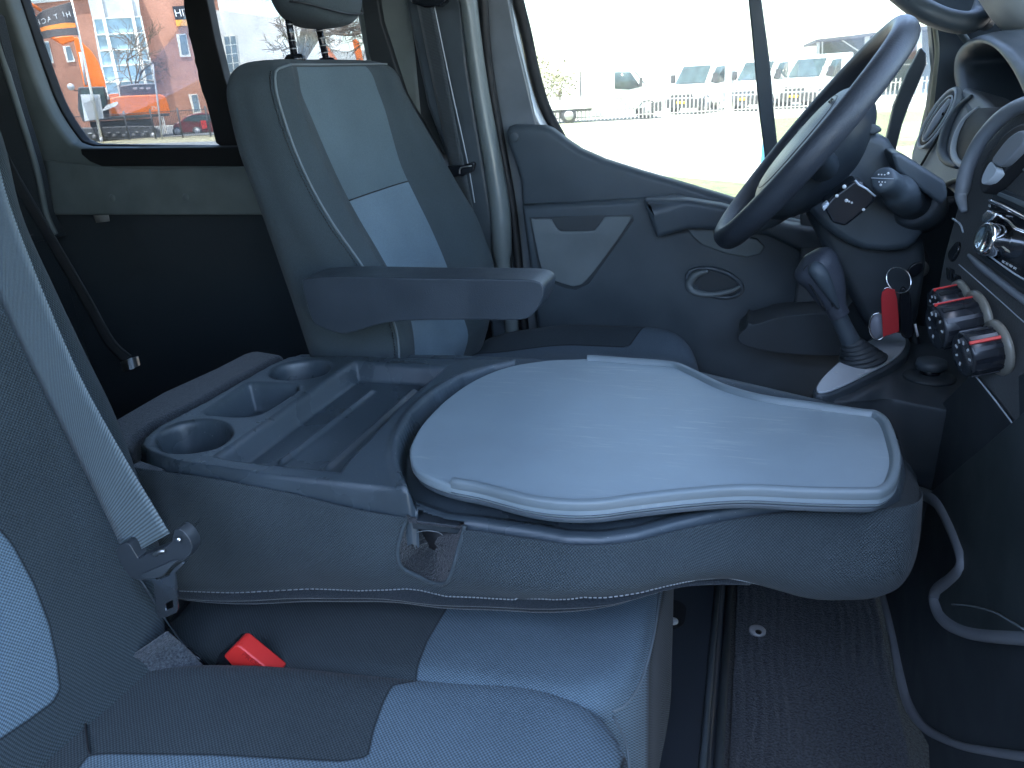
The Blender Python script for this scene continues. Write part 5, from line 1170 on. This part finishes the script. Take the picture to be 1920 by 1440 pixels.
cab_ = X_("cab", [(146, 165), (150, 163), (196, 162), (200, 176), (206, 222), (154, 226), (146, 205)], 1.4, 1.3, m_mgrey, bevel=.08)
X_("cab_window", [(152, 168), (168, 167), (172, 214), (156, 216), (150, 200)], 1.43, .05, m_vglass, cab_, 0)
X_("cab_window", [(174, 168), (193, 166), (200, 192), (184, 212), (178, 213)], 1.43, .05, m_vglass, cab_, 0)
X_("white_stripe", [(191, 207), (200, 197), (219, 190), (222, 193), (217, 199), (200, 206), (192, 209)], 1.46, .06, PL("stripe white", (.8, .8, .8), .4), bevel=0)
_tx = xp(300, 200)-xp(280, 201); text("body_lettering", "ZX", 7*xp.mpp, xp(289, 203, 1.46), _tx, np.cross(xp.n, _tx), m_white, ex, ext=.01)
X_("boom", [(158, 164), (152, 135), (146, 108), (140, 84), (137, 71), (142, 69), (151, 75), (158, 84), (170, 94), (182, 112), (190, 130), (196, 148), (199, 165)], .4, .6, m_org, bevel=.05)
X_("boom", [(100, 71), (116, 68), (136, 67), (141, 71), (139, 76), (128, 80), (116, 84)], .4, .6, m_org, bevel=.04)
X_("dipper_arm", [(96, 72), (116, 84), (84, 44), (62, 24), (58, 10), (40, -6), (14, -14), (20, 6), (30, 24), (52, 40), (70, 56)], .15, .4, m_org, bevel=.03)
tube("hydraulic_ram", [xp(150, 98, 1.0), xp(162, 160, 1.0)], .07, m_mlite, ex, seg=10)
tube("hydraulic_ram", [xp(44, 8, .8), xp(56, 6, .8), xp(78, 20, .8)], .09, m_org, ex, seg=10)
lathe("mirror", [(.01, 0), (.2, .02), (.2, .08), (.01, .1)], xp(133, 163, 1.4), xp.n, m_mlite, ex, 14)
tube("mirror_bracket", [xp(135, 163, 1.35), xp(140, 170, 1.35), xp(148, 170, 1.35)], .03, m_mgrey, ex, seg=6)
_tx = xp(62, 32)-xp(44, 21); text("arm_lettering", "HIT", 11*xp.mpp, xp(52, 28, .2), _tx, np.cross(xp.n, _tx), m_white, ex, ext=.01)
# --- flag, poles, blank sign
sp_p = Pl(192, 271, 0)
fl1 = thing("flag_pole", "white flag pole nearest the rear window's slanted edge", "pole", G(104, 270))
pq = Pl(104, 270, 0); V, F = tube_vf([pq(104, 272), pq(66, 122), pq(30, -10)], [.075, .06, .045], 10); mesh("pole", V, F, m_frame, fl1)
lathe("pole_foot", [(.14, 0), (.14, .05), (.08, .08)], pq.o, (0, 0, 1), m_mlite, fl1, 16)
fl = thing("flag_pole", "white pole carrying the dark company flag and a blank white board", "pole", sp_p.o)
V, F = tube_vf([sp_p(192, 271), sp_p(162, 130), sp_p(131, -14)], [.075, .065, .05], 10); mesh("pole", V, F, m_frame, fl)
sp_p.prism("board", [(151, 177), (187, 177), (195, 222), (159, 227)], -.1, .03, PL("blank board white", (.62, .62, .62), .6), fl)
V, F = obox_vf(sp_p(190, 262), sp_p.r, sp_p.n, sp_p.z, .08, .08, .12); mesh("pole_foot", V, F, m_mlite, fl)
flag = thing("flag", "dark grey company flag with an orange band, mirrored white letters, blowing left from the pole", "flag", sp_p(134, 5))
FL = [[(134, 3), (120, 7), (100, 13), (80, 20), (67, 31), (55, 41)], [(137, 22), (122, 24), (102, 31), (82, 38), (66, 44), (54, 52)], [(141, 42), (122, 42), (104, 45), (84, 49), (68, 54), (56, 60)],
      [(144, 54), (124, 56), (106, 57), (86, 60), (72, 65), (60, 69)], [(147, 66), (128, 66), (108, 68), (88, 72), (74, 74), (63, 76)]]
wv = [0, .12, .05, -.10, .06, .16]
CF = [[sp_p(u, v, .02+wv[j]+.05*i) for j, (u, v) in enumerate(r)] for i, r in enumerate(FL)]
m_flag = bpy.data.materials.new("flag cloth"); m_flag.use_nodes = True
_nt = m_flag.node_tree; _b = _nt.nodes["Principled BSDF"]; _b.inputs['Roughness'].default_value = .8
_uv = N(_nt, "ShaderNodeTexCoord"); _at = N(_nt, "ShaderNodeAttribute"); _at.attribute_name = 'pn'
_r = N(_nt, "ShaderNodeMix", data_type='RGBA'); _nt.links.new(math_n(_nt, 'GREATER_THAN', _at.outputs['Fac'], 0.), _r.inputs[0]); _r.inputs[6].default_value = (.085, .078, .08, 1); _r.inputs[7].default_value = (.8, .24, .05, 1)
_nt.links.new(_r.outputs[2], _b.inputs['Base Color'])
A = cr(cr(CF, 8, False, 0), 6, False, 1); vv = np.repeat(np.linspace(0, 1, A.shape[0])[:, None], A.shape[1], 1)
mesh("flag_cloth", A.reshape(-1, 3), grid_faces(*A.shape[:2]), m_flag, flag, uv=grid_uv(A), attr=(.085-np.abs(vv-.60)).ravel(), solid=.01)
_tx = sp_p(70, 48)-sp_p(118, 25)
for i, ch in enumerate("HITACHI"):
    f = i/6; j = 24-(2+f*20); 
    p = A[int(10-f*1), int(np.clip(4+f*22, 0, A.shape[1]-1))]+sp_p.n*.03
    text("flag_lettering", ch, 9.5*sp_p.mpp, p, _tx, np.array([0, 0, 1.])+_tx/np.linalg.norm(_tx)*.1, m_white, flag, ext=.004)
tp = thing("lamp_post", "thin pale post in front of the excavator's counterweight", "post", G(304, 261))
tq = Pl(304, 261, 0); V, F = tube_vf([tq(304, 262), tq(297, 200), tq(289, 140), tq(287, 120)], [.055, .05, .04, .035], 8); mesh("post", V, F, m_mlite, tp)
tube("post_arm", [tq(287, 121), tq(280, 114), tq(268, 113)], .03, m_mlite, tp, seg=6)
wpst = thing("marker_post", "short white post behind the counterweight beside the red car", "post", G(311, 250)); wq = Pl(311, 250, 0)
wq.prism("post", [(301, 216), (306, 216), (314, 250), (309, 250)], 0, .1, m_frame, wpst, .01); wq.prism("post_cap", [(300, 214), (306.5, 214), (307, 217), (300.5, 217)], .03, .16, m_frame, wpst)
# --- dark railings
rf = thing("railing", "thin black railings along the dry grass strip by the excavator", "fence", G(250, 263))
rA, rB = G(60, 271), G(560, 250); vs_ = []; n_b = 150
for i in range(n_b+1):
    p = rA+(rB-rA)*i/n_b; vs_.append(box_vf(p[0]-.008, p[0]+.008, p[1]-.008, p[1]+.008, GZ, GZ+1.55))
V, F = join(vs_); mesh("bars", V, F, m_mgrey, rf, smooth=False)
for z in (.12, 1.5): tube("rail", [rA+np.array([0, 0, z]), rB+np.array([0, 0, z])], .02, m_mgrey, rf, seg=5)
for i in range(0, n_b+1, 15):
    p = rA+(rB-rA)*i/n_b; box("post", (p[0]-.035, p[0]+.035, p[1]-.035, p[1]+.035, GZ, GZ+1.68), m_mgrey, rf, 0)
# --- red car
rc_ = thing("parked_car", "dark red hatchback parked by the brick wall behind the railings", "car", G(365, 250))
cp_ = Pl(365, 250, 0)
cbp = [(325, 246), (324, 238), (327, 232), (338, 228), (348, 219), (360, 214), (375, 212), (402, 212), (425, 215), (436, 225), (440, 240), (439, 246), (425, 248), (330, 249)]
m_carr = PL("dark red car paint", (.16, .015, .022), .25, coat=.5, vs=1.)
cp_.prism("body", cbp, .8, 1.6, m_carr, rc_, .06)
gw = cp_.prism("side_glass", [(343, 227), (352, 219), (362, 216), (376, 215), (400, 215), (402, 226), (370, 228)], .82, .03, m_vglass, rc_)
cp_.prism("headlight", [(325, 240), (329, 238), (330, 243), (326, 244)], .83, .1, PL("lamp glass", (.9, .9, .85), .2), rc_)
cp_.prism("tail_light", [(376, 226), (386, 226), (388, 240), (380, 242)], .83, .05, PL("red lamp", (.7, .03, .03), .25), rc_)
for u in (333, 370, 424):
    c = cp_(u, 246.5, .84); V, F = tube_vf([c-cp_.n*.2, c+cp_.n*.0], .29, 18); wh = mesh("wheel", V, F, m_mgrey, rc_); V, F = tube_vf([c, c+cp_.n*.02], .19, 14); mesh("rim", V, F, m_mlite, wh)
# --- bare trees
m_bark = PL("grey brown bark", (.13, .095, .07), .9, vs=3., var=.3)
def tree(label, base, h, r0, seed, spread=.55, lv=6):
    rr_ = random.Random(seed); t = thing("bare_tree", label, "tree", base); segs = [[], []]
    def grow(p, d, L, r, k):
        pts = [p]; q = p; dd = d
        for i in range(3):
            dd = dd+np.array([rr_.uniform(-.12, .12) for _ in range(3)]); dd /= np.linalg.norm(dd); q = q+dd*L/3; pts.append(q)
        V, F = tube_vf(pts, [r, r*.88, r*.76, r*.62], 7 if k < 2 else 4); segs[0 if k < 1 else 1].append((V, F))
        if k >= lv: return
        for j in range(3 if k < 4 else 2+(rr_.random() < .6)):
            s = pts[1+(j % 3)] if k else pts[3-(j % 2)]
            a = dd+np.array([rr_.uniform(-1, 1) for _ in range(3)])*spread*(1.15 if k else .8); a[2] += .10; a /= np.linalg.norm(a)
            grow(s if k else pts[3], a, L*rr_.uniform(.62, .8), max(r*.58, .016), k+1)
    grow(np.array(base, float), np.array([0, 0, 1.]), h*.30, r0, 0)
    for n_, s in zip(("trunk", "branches"), segs):
        V, F = join(s); mesh(n_, V, F, m_bark, t)
    return t
tree("tall bare tree spreading its twigs behind the driver's headrest", G(588, 246), 12.5, .34, 11, .85, 7)
tree("bare tree in front of the glazed bay of the brick office", G(262, 257), 9.0, .10, 5, .7, 5)

# =================================================================== OUTSIDE: driver's window
fe_ = thing("palisade_fence", "pale palisade fence in front of the row of white vans", "fence", G(1300, 221))
fA, fB = G(960, 236), G(1790, 195); nb_ = 110; vs_ = []
for i in range(nb_+1):
    p = fA+(fB-fA)*i/nb_; V, F = obox_vf(p+np.array([0, 0, .62]), (fB-fA), (-(fB-fA)[1], (fB-fA)[0], 0), (0, 0, 1), .030, .012, .56); vs_.append((V, F))
m_pal = PL("pale fence paint", (.42, .42, .40), .6, vs=2.)
V, F = join(vs_); mesh("pales", V, F, m_pal, fe_, smooth=False)
for z in (.22, 1.0): tube("rail", [fA+np.array([0, .06, z]), fB+np.array([0, .06, z])], .03, m_pal, fe_, seg=6)
lpt = thing("lamp_post", "tall cream lamp post in front of the white vans", "lamp post", G(1366, 222))
lq = Pl(1366, 222, 0); V, F = tube_vf([lq(1366, 223), lq(1366, 180), lq(1364, 60), lq(1364, -40)], [.20, .13, .10, .08], 12); mesh("pole", V, F, m_lamp, lpt)
tube("cross_arm", [lq(1320, 57), lq(1400, 53)], .018, m_mlite, lpt, seg=6); tube("cross_arm", [lq(1318, 88), lq(1396, 84)], .02, m_mlite, lpt, seg=6)
lathe("pole_foot", [(.26, 0), (.26, .08), (.2, .1)], lq.o, (0, 0, 1), m_lamp, lpt, 16)
up_ = thing("utility_pole", "thin dark pole with a cross arm far beyond the fence", "pole", G(1090, 221))
uq = Pl(1090, 210, 0); V, F = tube_vf([uq(1090, 211), uq(1088, 134)], [.06, .04], 6); mesh("pole", V, F, m_mgrey, up_)
tube("cross_arm", [uq(1062, 146), uq(1108, 142)], .03, m_mlite, up_, seg=5)
# vans: one builder, copies turned and placed
def make_van(label):
    t = thing("parked_van", label, "van", (0, 0, GZ), group="white vans behind the palisade fence")
    o = np.array([0, 0, GZ])
    def S_(pts, y0, y1, mt, name, par=t, bev=.05): return prism(name, [o+np.array([x, y0, z]) for x, z in pts], (0, y1-y0, 0), mt, par, bev)
    S_([(0, .45), (.02, .95), (-.08, 1.12), (-.62, 1.32), (-1.30, 2.18), (-1.60, 2.34), (-3.2, 2.38), (-3.22, .45)], -.98, .98, m_vanw, "body", bev=.10)
    S_([(.05, .30), (.06, .72), (-.05, .76), (-.5, .70), (-.5, .30)], -.99, .99, m_mgrey, "bumper")
    S_([(.03, .80), (.02, 1.0), (-.02, 1.0), (-.02, .8)], -.62, .62, m_mgrey, "grille", bev=.01)
    wsn = prism("windscreen", [o+np.array([x, y, z]) for x, y, z in ((-.67, -.84, 1.40), (-.67, .84, 1.40), (-1.27, .78, 2.16), (-1.27, -.78, 2.16))], (.035, 0, .03), m_vglass, t, .004)
    for s in (-1, 1):
        prism("side_window", [o+np.array([x, s*.985, z]) for x, z in ((-.95, 1.42), (-1.42, 2.08), (-2.15, 2.12), (-2.15, 1.40), (-1.5, 1.33))], (0, s*.012, 0), m_vglass, t, 0)
        prism("headlight", [o+np.array([x, s*y, z]) for x, y, z in ((.045, .60, .86), (.0, .93, .92), (-.10, .95, 1.12), (.01, .68, 1.02))], (.01, 0, 0), m_mlite, t, .003)
        tube("mirror_arm", [o+np.array([-1.05, s*.97, 1.5]), o+np.array([-.98, s*1.14, 1.55])], .03, m_mgrey, t, seg=6)
        V, F = obox_vf(o+np.array([-.97, s*1.2, 1.62]), (1, 0, 0), (0, 1, 0), (0, 0, 1), .06, .10, .2); mesh("mirror", V, F, m_mgrey, t, smooth=False)
        for x in (-.62, -4.3):
            c = o+np.array([x, s*.96, .36]); wh = mesh("wheel", *tube_vf([c-np.array([0, s*.24, 0]), c], .36, 22), m_mgrey, t); mesh("rim", *tube_vf([c, c+np.array([0, s*.012, 0])], .22, 16), m_mlite, wh)
            if x > -1: tube("wheel_arch", [o+np.array([x+.45*math.cos(a), s*.985, .36+.45*math.sin(a)]) for a in np.linspace(0, math.pi, 12)], .03, m_mgrey, t, seg=6)
    S_([(-3.2, .50), (-3.2, .62), (-5.4, .62), (-5.4, .50)], -.85, .85, m_mgrey, "chassis")
    S_([(-3.25, .62), (-3.25, .90), (-5.5, .90), (-5.5, .62)], -1.0, 1.0, m_vanw, "load_bed", bev=.02)
    S_([(.075, .50), (.075, .62), (.06, .62), (.06, .50)], -.27, .27, PL("yellow plate", (.75, .5, .03), .5), "number_plate", bev=0)
    return t
v0 = make_van("white van with a yellow number plate left of the cream lamp post")
def place(t, u, v, ang, label=None):
    p = G(u, v); n = CAM-p; base = math.atan2(n[1], n[0]); t.location = (p[0], p[1], GZ); t.rotation_euler = (0, 0, base+math.radians(ang))
    if label: t['label'] = label
protos = [(1487, 204, -34, "rightmost white cab van, seen between the window divider and the steering wheel"), (1392, 209, -34, "white van half hidden behind the dark window divider"), (1232, 219.5, 100, "white flatbed van seen side on at the left end of the row")]
vans = [v0]+[copy_tree(v0) for _ in protos]
place(v0, 1278, 215, -34)
for t, (u, v, a, lab) in zip(vans[1:], protos): place(t, u, v, a, lab)
# open sided hall
sh = thing("open_hall", "dark open fronted industrial hall with pale posts and braces behind the vans", "building", G(1650, 180))
hp2 = Pl(1600, 182, 6)
hp2.prism("roof_fascia", [(1530, 74), (1600, 66), (1700, 53), (1900, 30), (1900, 36), (1700, 59), (1600, 71.5), (1530, 79)], .3, 14, m_mgrey, sh)
hp2.prism("back_wall", [(1531, 79), (1900, 36), (1910, 175), (1531, 188)], -7, .3, PL("green grey cladding", (.16, .19, .17), .8, vs=.6), sh)
for u, w_ in ((1532, 5), (1541, 2.5), (1622, 9), (1720, 9), (1800, 8)):
    v_ = 79-(u-1530)*.12; hp2.prism("post", [(u, v_), (u+w_, v_), (u+w_-1, 183), (u-1, 183)], .1, .3, m_pal, sh)
for a, b in (((1578, 76), (1612, 98)), ((1655, 90), (1632, 96)), ((1655, 66), (1690, 90))):
    hp2.prism("brace", [a, (a[0]+3, a[1]-1), (b[0]+3, b[1]-1), b], .05, .15, m_pal, sh)
hp2.prism("side_cladding", [(1640, 66), (1715, 57), (1718, 110), (1640, 112)], -5, .2, PL("brown cladding", (.22, .12, .09), .8), sh)
hp2.prism("cross_rail", [(1535, 128), (1740, 118), (1740, 120), (1535, 130)], -.2, .1, m_pal, sh)
# blue board close outside
bb = thing("blue_board", "light blue board standing outside just behind the window divider", "board", G(1434, 335))
bq = Pl(1434, 335, 0); bq.prism("panel", [(1430, 262), (1452, 262), (1456, 322), (1425, 322)], 0, .03, PL("light blue board", (.05, .35, .62), .5), bb, .004); bq.prism("foot", [(1432, 322), (1450, 322), (1452, 336), (1430, 336)], -.005, .02, m_mlite, bb)
# unseen van added on the passenger side, outside the frame, seen in reflections and shading the door opening
nv = thing("parked_van", "unseen dark grey van added alongside the open passenger door to shade it", "van", (-.4, -1.9, GZ))
prism("body", [(-3.6, -1.35, GZ+.4), (1.2, -1.35, GZ+.4), (1.35, -1.35, GZ+1.2), (.75, -1.35, GZ+1.5), (.2, -1.35, GZ+2.5), (-3.6, -1.35, GZ+2.6)], (0, -1.9, 0), PL("dark grey van paint", (.07, .075, .08), .3, coat=.4), nv, .06)
prism("side_window", [(-.5, -1.342, GZ+1.5), (.4, -1.342, GZ+1.5), (.1, -1.342, GZ+2.2), (-.5, -1.342, GZ+2.2)], (0, -.01, 0), m_vglass, nv, 0)
for x in (-2.7, .5): mesh("wheel", *tube_vf([(x, -1.62, GZ+.35), (x, -1.34, GZ+.35)], .35, 24), m_mgrey, nv)
# clutter on the skyline, far off
for i, (u, v, h_, lab) in enumerate(((1012, 190, 3.2, "small pale tree at the left edge of the driver's window"), (1050, 196, 2.2, "low pale shrub beyond the fence, left of the utility pole"))):
    p = G(u, 214); t = thing("small_tree", lab, "tree", p); rr_ = random.Random(i); vs_ = []
    for k in range(260):
        a, b_, c = rr_.gauss(0, .42), rr_.gauss(0, .42), rr_.random(); q = p+np.array([a*h_*.5, b_*h_*.5, h_*(.45+.55*c)]); d_ = np.array([rr_.uniform(-1, 1) for _ in range(3)])*.16
        e_ = np.array([rr_.uniform(-1, 1) for _ in range(3)])*.16; vs_.append(([q, q+d_, q+e_], [(0, 1, 2)]))
    V, F = join(vs_); mesh("crown", V, F, PL("hazy leaf", (.18, .18, .09), .9), t, smooth=False); mesh("trunk", *tube_vf([p, p+np.array([0, 0, h_*.6])], .07, 6), m_bark, t)
